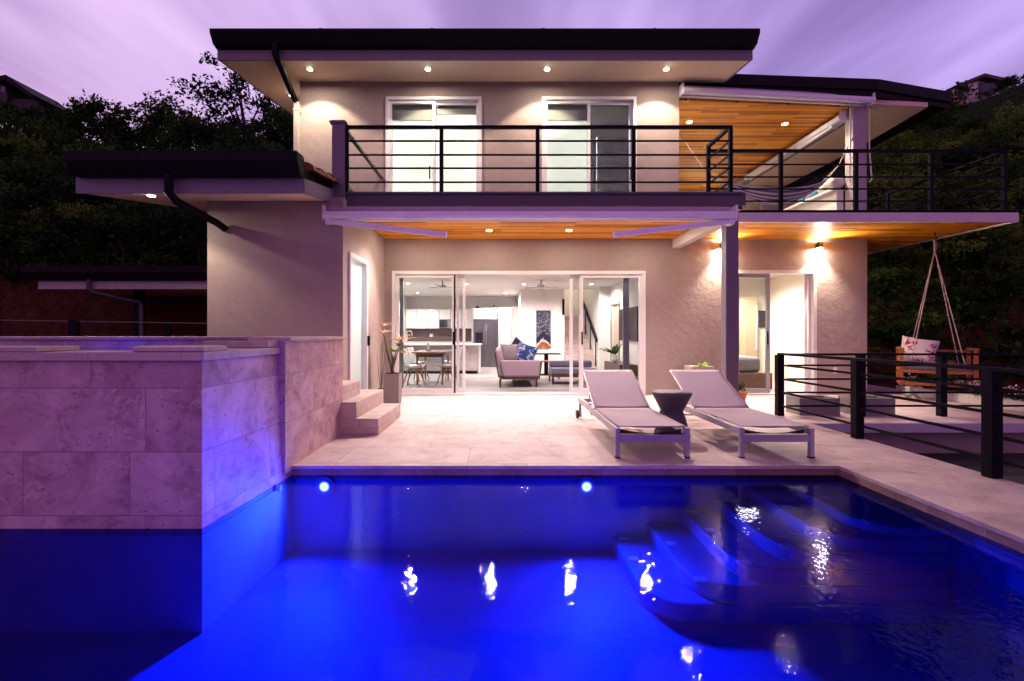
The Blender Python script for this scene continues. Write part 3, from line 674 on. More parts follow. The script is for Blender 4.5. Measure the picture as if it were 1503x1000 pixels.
# wall lamps with a beam up and down
for u, lab in ((1062, 'up and down wall lamp on the stucco behind the purple grey post'), (1203, 'up and down wall lamp on the stucco beside the bedroom door')):
    x = ax(u, 9.12); z = 2.93
    t = thing('wall_lamp', lab, 'wall lamp', (x, 9.2, z))
    MB().tube([(x, 9.11, z - .07), (x, 9.11, z + .06)], .052, 20).build('lamp_body', RAILM, t)
    MB().box(x - .03, x + .03, 9.15, 9.198, z - .03, z + .03).build('bracket', RAILM, t)
    MB().disc((x, 9.11, z - .0705), (0, 0, -1), .042, .003).build('lens', LENS, t)
    MB().disc((x, 9.11, z + .0605), (0, 0, 1), .042, .003).build('lens', LENS, t)
    spot('wall_lamp_down', (x, 9.10, z - .09), (x, 9.10, 0), 50, 92, .8, (1, .82, .62), .02)
    spot('wall_lamp_up', (x, 9.05, z + .068), (x, 8.4, z + 1), 34, 170, .6, (1, .82, .62), .02)
# ------------------------------------------------------------------ railings
def railing(root, p, q, posts, zb, zt, rails, pw=.055, rh=.022, top=(.06, .04), pt=None, mat=None):
    p, q = Vector((*p, 0)), Vector((*q, 0)); mat = mat or RAILM
    for t in posts:
        c = p.lerp(q, t); MB().box(c.x - pw/2, c.x + pw/2, c.y - pw/2, c.y + pw/2, zb, zt - top[1]).build('post', mat, root, bevel=.003)
    MB().bar(p + Vector((0, 0, zt - top[1]/2)), q + Vector((0, 0, zt - top[1]/2)), top[0], top[1]).build('top_rail', mat, root)
    for z in rails: MB().bar(p + Vector((0, 0, z)), q + Vector((0, 0, z)), rh, rh).build('rail', mat, root)
rl = thing('balcony_railing', 'black horizontal bar railing along the front of the upper balcony', 'railing', (0, 6.96, 3.28))
zr = [az(v, 6.97) for v in (207.6, 228, 247.5, 268)]
railing(rl, (-2.285, 6.96), (3.42, 6.96), [(ax(u, 6.96) + 2.285) / 5.705 for u in (509, 648, 789, 930, 1072)], 3.285, 4.275, zr)
railing(rl, (-2.33, 7.11), (-2.33, 9.19), [], 3.285, 4.275, zr[-1:], mat=plain('lit rail', (.10, .085, .08), .5))  # side rail: paler copy of the rail metal, lamplight put into its colour
railing(rl, (3.39, 6.99), (3.39, 7.70), [.97], 3.285, 4.275, zr)
rl = thing('terrace_railing', 'black bar railing around the wide upper terrace on the hill side', 'railing', (6, 7.76, 3.23))
zr = [az(v, 7.74) for v in (241, 259.5, 277, 295)]
railing(rl, (3.45, 7.76), (8.34, 7.76), [(ax(u, 7.76) - 3.45) / 4.89 for u in (1146, 1256, 1366, 1474)], 3.233, 4.235, zr)
railing(rl, (8.34, 7.80), (8.34, 13.6), [.40, .75, 1], 3.233, 4.235, zr)
fz = [.74, .54, .345, .15]
fn = thing('deck_fence', 'black metal bar fence running along the pool deck edge toward the camera', 'fence', (4.1, 5, 0))
railing(fn, (4.09, 6.9), (4.12, 1.4), [0, .272, .54, .80, 1], 0, .92, fz, .092, .026, (.075, .032))
fn = thing('terrace_fence', 'black metal bar fence across the front edge of the lower terrace', 'fence', (6, 6.84, 0))
railing(fn, (4.16, 6.84), (9.4, 6.84), [.205, .43, .72, .99], 0, .915, fz, .09, .026, (.07, .03))
fn = thing('edge_fence', 'dark bar fence behind the hanging swing at the terrace edge', 'fence', (8.6, 11, 0))
railing(fn, (8.25, 9.6), (8.62, 14.2), [0, .3, .6, 1], 0, .95, fz, .07, .02, (.06, .03))
railing(fn, (8.62, 14.2), (7.2, 14.3), [], 0, .95, fz, .07, .02, (.06, .03))
fn = thing('yard_railing', 'thin dark cable railing behind the raised spa near the carport', 'railing', (-7, 9.5, .35))
d_ = 9.6
for u, hw, vt in ((109, .085, 470), (247, .05, 475)): x = ax(u, d_); MB().box(x - hw, x + hw, d_ - .05, d_ + .05, .33, az(vt, d_)).build('post', RAILM, fn)
MB().bar((ax(-60, d_), d_, az(469, d_)), (ax(320, d_), d_, az(475, d_)), .02).build('rail', plain('cable', (.12, .11, .10), .3, .6), fn)

# ------------------------------------------------------------------ awnings
def awning(name, label, p, q, depth, ztop, arms):
    """folded cassette awning between plan points p and q; arms: (t0,t1,dz)"""
    p, q = Vector((*p, ztop)), Vector((*q, ztop)); d = (q - p).normalized(); nrm = Vector((d.y, -d.x, 0))
    t = thing(name, label, 'awning', tuple((p + q) / 2))
    o = lambda a, b: nrm * a + Vector((0, 0, b))
    # rolled canvas
    mb = MB(); mb.tube([p + d*.06 + o(-.06, -.055), q - d*.06 + o(-.06, -.055)], .055, 14); mb.build('canvas_roll', CANVAS, t)
    mb = MB(); prof = [(.0, -.10), (.075, -.098), (.09, -.12), (.09, -.165), (.07, -.195), (.0, -.20)]
    n = len(prof); mb.add([p + o(a, b) for a, b in prof] + [q + o(a, b) for a, b in prof], [list(range(n)), list(range(n, 2*n))[::-1]] + [(i, n+i, n+(i+1) % n, (i+1) % n) for i in range(n)])
    mb.build('front_bar', AWN, t)
    MB().bar(p + o(-.10, -.17), q + o(-.10, -.17), .05, .05).build('torsion_bar', AWN, t)
    for e in (p, q): MB().bar(e + o(.06, -.11) , e + o(-.13, -.11), .03, .22).build('end_cap', AWN, t, bevel=.006)
    L_ = (q - p).length
    for a, b, za, zb in arms:
        u0, u1 = p + d * a + o(.0, za), p + d * b + o(.03, zb)
        MB().bar(u0, u1, .045, .075).build('arm', AWN, t, bevel=.006)
        MB().bar(u1 - (u1 - u0).normalized() * .0, u1 + (u1 - u0).normalized() * .035, .055, .085).build('arm_joint', AWN, t, bevel=.01)
        MB().bar(p + d * a + o(-.09, za), p + d * a + o(.05, za), .07, .10).build('arm_bracket', AWN, t, bevel=.008)
    return t
xl, xr = ax(474, 6.68), ax(1082, 6.68)
awning('awning', 'long folded pale awning under the front edge of the balcony', (xl, 6.74), (xr, 6.74), .2, 3.035,
       [(.06, 1.72, -.225, -.42), (xr - xl - .06, xr - xl - 1.72, -.225, -.42)])
awning('awning', 'folded awning bar along the front eave of the upper terrace', (3.52, 9.13), (7.52, 9.52), .2, 6.055, [(.25, 1.2, -.13, -.15), (3.75, 2.7, -.13, -.16)])
a2 = awning('awning', 'folded awning along the side beam of the terrace wood ceiling', (7.13, 13.6), (7.13, 9.8), .2, 5.86, [(.3, 1.2, -.20, -.24), (3.5, 2.4, -.20, -.24)])

# ------------------------------------------------------------------ carport and distant houses
cp = thing('carport', 'low dark roofed carport beyond the spa in front of the red earth bank', 'carport', (-11, 13, .35))
d_ = 13.0
MB().box(ax(28, d_), -4.3, d_ + .2, 17.2, az(396, d_), az(389, d_)).build('roof', BLACK, cp)
MB().profx([(d_, az(390, d_)), (d_, az(400, d_)), (d_ + .1, az(411, d_)), (d_ + .2, az(411, d_)), (d_ + .2, az(389, d_))], ax(30, d_), -4.32).build('gutter', BLACK, cp)
mb = MB(); mb.box(ax(45, d_), -4.35, d_ + .21, d_ + .26, az(424.5, d_ + .2), az(411, d_ + .2)); mb.build('fascia', plain('carport fascia', (.40, .33, .33), .6), cp)
MB().box(ax(45, d_) + .02, -4.36, d_ + .262, 17, az(421, d_ + .2), az(418, d_ + .2)).build('soffit', SOFFIT, cp)
for u in (204,): x = ax(u, 14); MB().box(x - .11, x + .11, 13.9, 14.1, .3, az(421, d_ + .2) - .003).build('post', BLACK, cp)
x = ax(-10, 14); MB().box(x - .11, x + .11, 13.9, 14.1, .3, az(421, d_ + .2) - .003).build('post', BLACK, cp)
xa = ax(126, d_); MB().tube([(xa, d_ + .1, az(410, d_)), (xa, d_ + .1, az(424, d_)), (xa + .1, d_ + .15, az(429, d_)), (ax(203, 13.7), 13.75, az(443, 13.7)), (ax(206, 13.7), 13.75, az(449, 13.7)), (ax(206, 13.7), 13.75, .3)], .06, 10).build('downspout', plain('carport pipe', (.05, .045, .04), .5), cp)
spot('carport_lamp', (-6.2, 13.9, 2.5), (-6.4, 14.4, 0), 12, 150, .6, (1, .78, .55), .05)

hh = thing('hillside_house', 'pale house with dark flat roofs on the ridge above the terrace', 'house', (58, 61, 32))
PINK = plain('pink stucco', (.50, .24, .27), .8, 0, .1, .6, 0); PALE = plain('pale stucco', (.62, .52, .52), .8, 0, .06, .6, 0)
d_ = 60; X = lambda u: ax(u, d_); Z = lambda v: az(v, d_)
MB().plan([(X(1391), d_ + 3), (X(1402), d_), (X(1423), d_ + .8), (X(1420), d_ + 6), (X(1393), d_ + 6)], Z(162), Z(129)).build('wall', PINK, hh)
MB().plan([(X(1380), d_ + 3.5), (X(1392), d_ + 2.4), (X(1392), d_ + 6), (X(1380), d_ + 6)], Z(166), Z(143)).build('wall', PALE, hh)
MB().plan([(X(1390), d_ + 3), (X(1402), d_ - .5), (X(1425), d_ + .2), (X(1425), d_ + 6.5), (X(1390), d_ + 6.5)], Z(130), Z(127.5)).build('roof', BLACK, hh)
MB().plan([(X(1423), d_ + .81), (X(1431), d_ - .3), (X(1490), d_ + 1.2), (X(1490), d_ + 7), (X(1421), d_ + 7)], Z(150), Z(121)).build('wall', PALE, hh)
MB().plan([(X(1418), d_ + 1.5), (X(1429), d_ - 1.4), (X(1492), d_ + .2), (X(1492), d_ + 7.5), (X(1418), d_ + 7.5)], Z(121) + .005, Z(116.5)).build('roof', plain('maroon roof', (.05, .02, .025), .7), hh)
MB().box(X(1433), X(1457), d_ - .28 , d_ + .35, Z(140), Z(124)).build('window', plain('dark window', (.012, .010, .014), .15), hh)
MB().box(X(1410.5), X(1418), d_ + .25, d_ + .9, Z(142), Z(130.5)).build('window', plain('dark window', (.012, .010, .014), .15), hh)
h2 = thing('ridge_house', 'dark silhouetted house with sloping roofs on the ridge above the carport', 'house', (-53, 52, 27))
d_ = 52; X = lambda u: ax(u, d_); Z = lambda v: az(v, d_)
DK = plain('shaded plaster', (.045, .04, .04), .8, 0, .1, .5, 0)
MB().profy([(X(-40), Z(108)), (X(-40), Z(100)), (X(12), Z(119)), (X(22), Z(117)), (X(62), Z(146)), (X(58), Z(150)), (X(20), Z(124)), (X(10), Z(128))], d_ - 1, d_ + 5).build('roof', BLACK, h2)
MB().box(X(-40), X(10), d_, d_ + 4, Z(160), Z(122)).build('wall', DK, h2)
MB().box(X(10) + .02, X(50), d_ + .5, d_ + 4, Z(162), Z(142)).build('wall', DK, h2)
MB().box(X(2), X(8), d_ - .05, d_ + .03, Z(136), Z(127)).build('window', plain('dim window', (.15, .12, .16), .2), h2)

# ------------------------------------------------------------------ plants
def leafy(n, centers, rad, size, seed, up=.35, fold=True):
    r = random.Random(seed); mb = MB(); tot = len(centers)
    for i in range(n):
        c, cr = centers[r.randrange(tot)]
        p = Vector(c) + Vector((r.gauss(0, 1), r.gauss(0, 1), r.gauss(0, .75))) * cr * rad
        nrm = Vector((r.gauss(0, 1), r.gauss(0, 1), r.gauss(0, 1) + up)).normalized()
        a = nrm.orthogonal().normalized(); a.rotate(Matrix.Rotation(r.uniform(0, 6.28), 3, nrm)); b = nrm.cross(a)
        l = size * r.uniform(.6, 1.3); w = l * r.uniform(.38, .6)
        mb.add([p - a*l*.5, p + b*w*.5 + nrm*w*.12, p + a*l*.5, p - b*w*.5 + nrm*w*.12], [(0, 1, 2, 3)])
    return mb
LEAFA = leafmat('dark foliage', (.004, .014, .002), (.012, .040, .004), (.036, .09, .01))
LEAFB = leafmat('olive foliage', (.006, .026, .002), (.04, .095, .006), (.15, .24, .03))
BARK = plain('bark', (.035, .026, .02), .9, 0, .3, 8, .6, 20)
def make_tree(seed, h, cw, open_, n, leaf, size):
    """crown of leaf clumps on limbs; returns (crown mesh builder, trunk mesh builder) standing on the origin"""
    r = random.Random(seed); tr = MB(); cl = []
    base = Vector((0, 0, -1.2)); fork = Vector((r.uniform(-.3, .3), r.uniform(-.3, .3), h * r.uniform(.28, .4)))
    tr.tube([base, fork * .5 + Vector((r.uniform(-.15, .15), 0, 0)), fork], [.20 * h/6, .15 * h/6, .12 * h/6], 7)
    for i in range(7 if not open_ else 9):
        an = i * 2.4 + r.uniform(-.4, .4); rr = cw * r.uniform(.35, 1.0); zz_ = h * r.uniform(.55, .98) - .12 * rr
        tip = Vector((math.cos(an) * rr, math.sin(an) * rr, zz_)); mid = fork.lerp(tip, .5) + Vector((0, 0, .12 * h * r.uniform(-.3, 1)))
        tr.tube([fork, mid, tip], [.075 * h/6, .045 * h/6, .015 * h/6], 5, False)
        for k in range(5 if not open_ else 4):
            tw = tip.lerp(mid, r.uniform(0, .6)) + Vector((r.gauss(0, 1), r.gauss(0, 1), r.gauss(.2, .6))) * cw * (.20 if not open_ else .26)
            tr.tube([tip.lerp(mid, .4), tw], [.02 * h/6, .006], 4, False); cl.append((tw, cw * r.uniform(.10, .21) * (.7 if open_ else 1.0)))
    return leafy(n, cl, 1.0, size, seed + 1), tr
# ------------------------------------------------------------------ sun loungers
SLING = plain('lounger sling', (.42, .33, .375), .8, 0, .06, 40, .25, 220)
LFR = plain('lounger frame', (.42, .38, .44), .38, .35, .05, 5, .03, 60)
DARKP = plain('dark plastic', (.02, .02, .022), .5)
lg = thing('sun_lounger', 'grey sling sun lounger standing nearer the living room doors', 'sun lounger', (1.465, 5.6, 0), 'pair of sun loungers by the pool')
x0, x1, yf, yr, zt = 1.107, 1.824, 4.575, 6.72, .29
for x in (x0, x1 - .045):
    MB().box(x, x + .045, yf, yr, zt - .065, zt).build('side_rail', LFR, lg, bevel=.006)
    MB().box(x, x + .045, yf - .048, yf - .003, .012, zt).build('leg', LFR, lg, bevel=.006)
    MB().box(x - .002, x + .047, yf - .05, yf - .001, 0, .012).build('foot_cap', DARKP, lg)
    MB().box(x + .005, x + .04, yr - .06, yr - .015, .02, zt - .066).build('leg', LFR, lg, bevel=.006)
for x in (x0 - .035,): MB().tube([(x, yr - .04, .06), (x + .03, yr - .04, .06)], .058, 18).build('wheel', DARKP, lg)
MB().tube([(x1 + .005, yr - .04, .06), (x1 + .035, yr - .04, .06)], .058, 18).build('wheel', DARKP, lg)
MB().box(x0 + .046, x1 - .046, yf - .045, yf - .006, zt - .135, zt - .068).build('crossbar', LFR, lg, bevel=.005)
MB().box(x0 + .046, x1 - .046, yr - .05, yr - .01, zt - .06, zt - .01).build('crossbar', LFR, lg, bevel=.005)
xa, xb, yh = x0 + .03, x1 - .03, 5.66
mb = MB(); mb.grid(lambda u, v: (lerp(xa, xb, u), lerp(yf - .02, yh, v), zt + .012 - .045 * (1 - (2*u-1)**2) * (1 - (2*v-1)**6)), 12, 24); mb.build('seat_sling', SLING, lg, solid=.008)
mb = MB(); mb.grid(lambda u, v: (lerp(xa + .03, xb - .03, u), yf + .02 + .0 * v, lerp(zt - .066, zt - .02 - .04 * (1 - (2*u-1)**2), v)), 12, 1); mb.build('sling_hem', DARKP, lg, solid=.006)
bt, zb = Vector((0, 6.47, .70)), Vector((0, yh, zt + .01))
mb = MB(); mb.grid(lambda u, v: (lerp(xa, xb, u), lerp(zb.y, bt.y, v), lerp(zb.z, bt.z, v) - .02 * (1 - (2*u-1)**2) * (1 - (2*v-1)**4)), 12, 14); mb.build('backrest', SLING, lg, solid=.010)
mb = MB()
for x in (xa - .003, xb + .003): mb.tube([(x, zb.y, zb.z - .012), (x, bt.y, bt.z - .012)], .014, 8)
mb.tube([(xa, bt.y, bt.z - .012), (xb, bt.y, bt.z - .012)], .014, 8); mb.build('backrest_frame', LFR, lg)
MB().tube([(xa + .06, 6.22, .56), (xa + .06, 6.42, zt - .05), (xb - .06, 6.42, zt - .05), (xb - .06, 6.22, .56)], .011, 8).build('backrest_strut', LFR, lg)
MB().tube([(xa + .02, 6.25, zt - .03), (xa + .06, 6.2, .13), (xa + .2, 6.2, .13)], .011, 8).build('backrest_strut', LFR, lg)
l2 = copy_tree(lg); l2.location.x += 1.2; l2['label'] = 'grey sling sun lounger standing beside the square post and fence end'
stb = thing('side_table', 'dark grey hourglass shaped side table standing between the two sun loungers', 'table', (2.02, 5.55, 0))
GRAPH = plain('dark resin', (.075, .062, .08), .5, 0, .06, 5, .06, 60)
MB().lathe([(.19, 0), (.205, .01), (.195, .06), (.15, .22), (.125, .29), (.15, .34), (.215, .47), (.228, .505), (.218, .515)], (2.02, 5.55, 0), 40).build('table_body', GRAPH, stb)
MB().lathe([(0, .517), (.219, .5155), (.219, .512)], (2.02, 5.55, 0.0), 40).build('table_top', plain('resin top', (.16, .135, .15), .45), stb)

# ------------------------------------------------------------------ pots and plants on the deck
pt = thing('potted_plant', 'tall square concrete pot with a pink green bromeliad beside the open doors', 'potted plant', (-1.87, 8.15, 0))
px0, py0 = -1.87, 8.15
mb = MB(); mb.hexa([(px0-.125, py0-.125, 0), (px0+.125, py0-.125, 0), (px0+.125, py0+.125, 0), (px0-.125, py0+.125, 0)], [(px0-.135, py0-.135, .51), (px0+.135, py0-.135, .51), (px0+.135, py0+.135, .51), (px0-.135, py0+.135, .51)]); mb.build('pot', POTC, pt, bevel=.008)
MB().box(px0-.11, px0+.11, py0-.11, py0+.11, .511, .52).build('soil', plain('soil', (.03, .02, .015), .95, 0, .3, 30, .5), pt)
r = random.Random(3)
mb = MB(); [mb.tube([(px0 + r.uniform(-.03,.03), py0 + r.uniform(-.03,.03), .5), (px0 + dx*.4, py0 + .02, .75), (px0 + dx, py0 + dy, h)], [.016, .012, .006], 6) for dx, dy, h in ((-.03, 0, .92), (.05, .02, .9), (.01, -.03, .85), (.10, .03, .98), (-.16, .0, 1.2), (-.2, .05, 1.34))]; mb.build('stem', plain('stem', (.09, .06, .03), .8), pt)
def blades(mb, c, n, l, w, seed, up=.6, droop=.35):
    r = random.Random(seed)
    for i in range(n):
        an = r.uniform(0, 6.28); el = r.uniform(.1, 1.0) * up; L_ = l * r.uniform(.6, 1.1); dx, dy = math.cos(an), math.sin(an)
        pts = []
        for k in range(5):
            s = k / 4; pts.append(Vector(c) + Vector((dx, dy, 0)) * L_ * s * math.cos(el) + Vector((0, 0, L_ * (s * math.sin(el + .3) - droop * s * s))))
        sd = Vector((-dy, dx, 0)); ws = [.4, 1, .9, .55, .05]
        mb.add([p - sd*w*a/2 for p, a in zip(pts, ws)] + [p + sd*w*a/2 + Vector((0, 0, .1*w)) for p, a in zip(pts, ws)], [(k, k+1, 6+k, 5+k) for k in range(4)], True)
    return mb
PINKL = leafmat('pink leaves', (.42, .16, .12), (.55, .28, .17), (.66, .42, .22)); LIMEL = leafmat('lime leaves', (.10, .20, .02), (.22, .34, .03), (.45, .50, .06))
mb = MB(); blades(mb, (px0 + .02, py0, .88), 26, .22, .035, 4); blades(mb, (px0 + .1, py0, .98), 12, .16, .03, 5, .9); mb.build('foliage', LIMEL, pt)
mb = MB(); blades(mb, (px0 + .15, py0, 1.06), 24, .26, .03, 6, .9); blades(mb, (px0 - .17, py0, 1.2), 16, .2, .024, 8, .9); blades(mb, (px0 - .22, py0 + .04, 1.34), 18, .2, .022, 9, .5); blades(mb, (px0 + .18, py0, .86), 16, .22, .03, 10); mb.build('foliage', PINKL, pt)
va = thing('floor_vase', 'small teal glazed vase holding thin dry twigs beside the frosted door', 'vase', (-2.12, 8.3, 0))
cx_, cy_ = -2.12, 8.3
MB().lathe([(.06, 0), (.085, .02), (.09, .10), (.075, .17), (.045, .215), (.052, .235)], (cx_, cy_, 0), 24).build('vase_body', plain('teal glaze', (.005, .10, .14), .12, 0, .5, 20), va)
mb = MB(); [mb.tube([(cx_, cy_, .15), (cx_ + dx*.5, cy_, .5), (cx_ + dx, cy_ + .02, h)], .004, 5) for dx, h in ((-.07, .82), (.0, 1.0), (.035, 1.08), (.08, .95), (.06, .72))]; mb.build('twig', plain('twig', (.12, .07, .05), .8), va)
g2 = thing('planter_box', 'pale square concrete planter with a yellow green plant behind the sun lounger', 'planter', (3.55, 8.9, 0))
x = ax(1026, 8.9)
mb = MB(); wall_xz(mb, x - .21, x + .21, 0, .59, 8.72, 9.08); mb.build('pot', plain('pale concrete', (.45, .40, .36), .85, 0, .1, 6, .15), g2, bevel=.01)
mb = MB(); blades(mb, (x, 8.78, .58), 20, .17, .05, 12, .7); mb.build('foliage', LIMEL, g2)
g3 = thing('potted_shrub', 'terracotta pot with a small round green shrub at the base of the post', 'potted plant', (4.29, 8.45, 0))
x = ax(1086, 8.45)
MB().lathe([(.075, 0), (.085, .005), (.115, .13), (.125, .135), (.125, .165), (.11, .165), (.10, .15)], (x, 8.45, 0), 24).build('pot', plain('terracotta', (.36, .12, .055), .8, 0, .15, 8, .1), g3)
leafy(260, [((x, 8.45, .22), .055), ((x + .02, 8.45, .27), .045)], .8, .04, 5).build('foliage', leafmat('shrub leaves', (.03, .05, .01), (.06, .09, .02), (.12, .14, .03)), g3)
for x0, x1, lab in ((4.40, 5.00, 'low hollow concrete block nearer the sun loungers on the lower terrace'), (5.21, 5.81, 'low hollow concrete block nearer the swing on the lower terrace')):
    b = thing('concrete_block', lab, 'planter', ((x0 + x1)/2, 6.95, 0), 'concrete blocks on the terrace')
    mb = MB(); mb.box(x0, x1, 6.92, 6.96, 0, .25); mb.box(x0, x1, 7.22, 7.26, 0, .25); mb.box(x0, x0 + .04, 6.961, 7.219, 0, .25); mb.box(x1 - .04, x1, 6.961, 7.219, 0, .25); mb.build('box_wall', CONC, b, bevel=.004)
    MB().box(x0 + .041, x1 - .041, 6.961, 7.219, .05, .15).build('dark_fill', plain('lava rock', (.012, .011, .011), .95, 0, .5, 30, 1, 40), b)

# ------------------------------------------------------------------ hanging swing seat
hx, hy = ax(1372, 8.6), 8.6
sw = thing('hanging_swing', 'orange wooden swing bench hanging from the wood ceiling on four ropes', 'swing', (hx, hy, .25))
SWW = plain('orange wood', (.34, .105, .025), .5, 0, .25, 7, .1, 50)
MS = Matrix.Translation((hx, hy, 0)) @ Matrix.Rotation(R(-36), 4, 'Z')
W_, D_ = .52, .33
def sb(name, x0, x1, y0, y1, z0, z1, mat=SWW, bv=.005):
    return MB().box(x0, x1, y0, y1, z0, z1, MS).build(name, mat, sw, bevel=bv)
for s in (-1, 1):
    xx0, xx1 = sorted((s*W_, s*(W_ - .06)))
    for y in (-D_, D_ - .05): sb('post', xx0, xx1, y, y + .05, .26, .90)
    sb('arm', xx0 - .005, xx1 + .005, -D_ - .01, D_ + .01, .901, .945); sb('side_rail', xx0 + .003, xx1 - .003, -D_ + .05, D_ - .05, .262, .31); sb('side_rail', xx0 + .003, xx1 - .003, -D_ + .05, D_ - .05, .50, .545)
for y in (-D_ + .003, D_ - .047):
    sb('seat_rail', -W_ + .061, W_ - .061, y, y + .044, .49, .545); sb('seat_rail', -W_ + .061, W_ - .061, y, y + .044, .265, .31)
sb('back_rail', -W_ + .061, W_ - .061, D_ - .045, D_ - .005, .86, .90)
for k in range(6): x = -W_ + .13 + k * .15; sb('seat_slat', x, x + .10, -D_ + .05, D_ - .05, .515, .535)
sb('back_slat', -W_ + .2, W_ - .2, D_ - .04, D_ - .01, .64, .70)
mb = MB(); mb.box(-W_ + .065, W_ - .065, -D_ - .0, D_ - .06, .546, .655, MS); mb.build('seat_cushion', plain('grey cushion', (.13, .11, .14), .9, 0, .08, 14, .2, 120), sw, bevel=.03, seg=3)
ROPE = plain('rope', (.50, .42, .34), .9, 0, .2, 60, .3, 200)
top = Vector((hx, hy, 2.72))
for sx in (-1, 1):
    for sy in (-1, 1):
        e = MS @ Vector((sx*(W_ - .14), sy*(D_ - .02), .52)); MB().tube([top, e, e - Vector((0, 0, .07))], .009, 6).build('rope', ROPE, sw)
MB().tube([top + Vector((0, 0, .0)), top + Vector((.012, 0, .1)), top + Vector((-.012, 0, .2))], .022, 8).build('rope_knot', ROPE, sw)
MB().tube([(hx, hy, 3.048), (hx, hy, 2.99)] + [(hx + .035*math.sin(a), hy, 2.955 + .035*math.cos(a)) for a in [R(30*i) for i in range(9)]], .009, 8).build('ceiling_hook', RAILM, sw)
mb = MB(); mb.tube([(hx - .1, hy - .3, .26), (hx - .02, hy - .32, .12), (hx + .02, hy - .32, .10), (hx + .08, hy - .3, .2)], .006, 5); mb.build('rope_end', ROPE, sw)
t = NT('pillow print'); v = t.map(t.obj(), (1, 1, 1), (R(20), R(-14), 0))
n = t.noise(v, 8, 5, .62, 1.6); vo = t.n('TexVoronoi', {'feature': 'DISTANCE_TO_EDGE'}, Vector=v, Scale=6.5); mask = t.noise(v, 4.5, 2)
f = t.math('MULTIPLY', t.math('GREATER_THAN', n, .53), t.math('GREATER_THAN', mask, .47))
PRINT = t.pbr(t.mix(f, (.72, .66, .66), (.40, .02, .06)), .9)
sp0 = MS @ Vector((-.22, .06, .88))
cu = thing('cushion', 'white cushion with red branching print leaning on the swing bench', 'cushion', tuple(sp0 - Vector((0, 0, .24))))
MB().pillow(sp0, .54, .5, .20, Matrix.Rotation(R(-36), 3, 'Z') @ Matrix.Rotation(R(11), 3, 'Y') @ Matrix.Rotation(R(72), 3, 'X')).build('cushion_cover', PRINT, cu, weld=True)

fb = thing('flower_trough', 'long pale trough of white flowers along the outer terrace edge', 'planter', (8.3, 7.9, 0))
MB().box(7.98, 8.25, 7.15, 9.5, 0, .16).build('trough', WHITE, fb, bevel=.01)
cs = [((8.1 + rnd.uniform(-.06, .06), y, .20 + rnd.uniform(-.0, .06)), .09) for y in [7.2 + .14*i for i in range(17)]]
leafy(1300, cs, .42, .05, 9).build('foliage', leafmat('trough leaves', (.012, .02, .006), (.03, .05, .012), (.06, .08, .02)), fb)
leafy(420, [((a, b, c + .09), .07) for (a, b, c), _ in cs[::2]], .6, .04, 10).build('flower', plain('white petals', (.75, .70, .68), .8, 0, .1, 9, 0), fb)

# ------------------------------------------------------------------ upper terrace things
hm = thing('hammock', 'purple and white striped hammock slung across the upper terrace', 'hammock', (5.4, 9.7, 3.7))
t = NT('hammock stripes'); v = t.obj(); s_ = t.n('UVMap')
tc = t.n('TexCoord').outputs['UV']; sx = t.n('SeparateXYZ', Vector=tc).outputs[1]
w1 = t.math('SINE', t.math('MULTIPLY', sx, 62.0)); 
HAM = t.pbr(t.ramp(t.math('ADD', t.math('MULTIPLY', w1, .5), .5), [(.2, (.10, .06, .17)), (.5, (.25, .19, .36)), (.8, (.55, .50, .60))]), .9)
pA, pB = Vector((ax(997, 9.5), 9.5, az(196, 9.5))), Vector((7.24, 9.66, az(201, 9.66)))
def hang(s):  # along the hammock 0..1
    x = lerp(pA.x, pB.x, s); y = lerp(pA.y, pB.y, s) - .25 * math.sin(math.pi * s)
    z = lerp(pA.z, pB.z, s) - 1.48 * (1 - (2*s - 1)**2) ** .85
    return Vector((x, y, z))
def ham(u, v):
    s = .22 + .60 * u; c = hang(s); wd = .02 + .34 * math.sin(math.pi * min(max(u, 0), 1)) ** .6
    a = (v - .5) * 2
    return c + Vector((0, a * wd, .22 * a * a * (wd / .36) ** 1.2))
mb = MB(); mb.grid(ham, 40, 16); o = mb.build('hammock_cloth', HAM, hm)
uvl = o.data.uv_layers.new(name='UVMap'); co = [(i/40, j/16) for j in range(17) for i in range(41)]
for lp in o.data.loops: uvl.data[lp.index].uv = co[lp.vertex_index]
for s0, s1, p in ((.22, .0, pA), (.82, 1.0, pB)):
    mid = hang(lerp(s0, s1, .45)); mb = MB()
    mb.tube([p, mid], .014, 6)
    for k in range(7): e = ham(0.02 if s0 < .5 else .98, k/6); mb.tube([mid, e], .006, 4)
    mb.build('cord', ROPE, hm)
ct = thing('terrace_counter', 'white outdoor counter along the outer edge of the upper terrace', 'counter', (7.1, 10.6, 3.22))
MB().box(7.06, 7.20, 9.88, 11.7, 3.221, 4.21).build('counter_side', WHITE, ct); MB().box(6.96, 7.22, 9.87, 11.75, 4.212, 4.26).build('counter_top', WHITE, ct, bevel=.006)
for yy, c, lab in ((11.02, (.02, .20, .26), 'tall teal cup holding a yellow sprig on the terrace counter'), (10.78, (.30, .22, .40), 'lilac cup on the terrace counter between two teal cups'), (10.55, (.03, .18, .34), 'blue cup beside the pale cushions on the terrace counter')):
    k = thing('cup', lab, 'cup', (7.06, yy, 4.26), 'cups on the terrace counter')
    MB().lathe([(.055, 0), (.07, .02), (.075, .17), (.068, .17), (.062, .02)], (7.06, yy, 4.262), 18).build('cup_body', plain('cup glaze', c, .25), k)
    if yy > 11: mb = MB(); blades(mb, (7.06, yy, 4.4), 7, .22, .03, 31, 1.2, .1); mb.build('sprig', LIMEL, k)
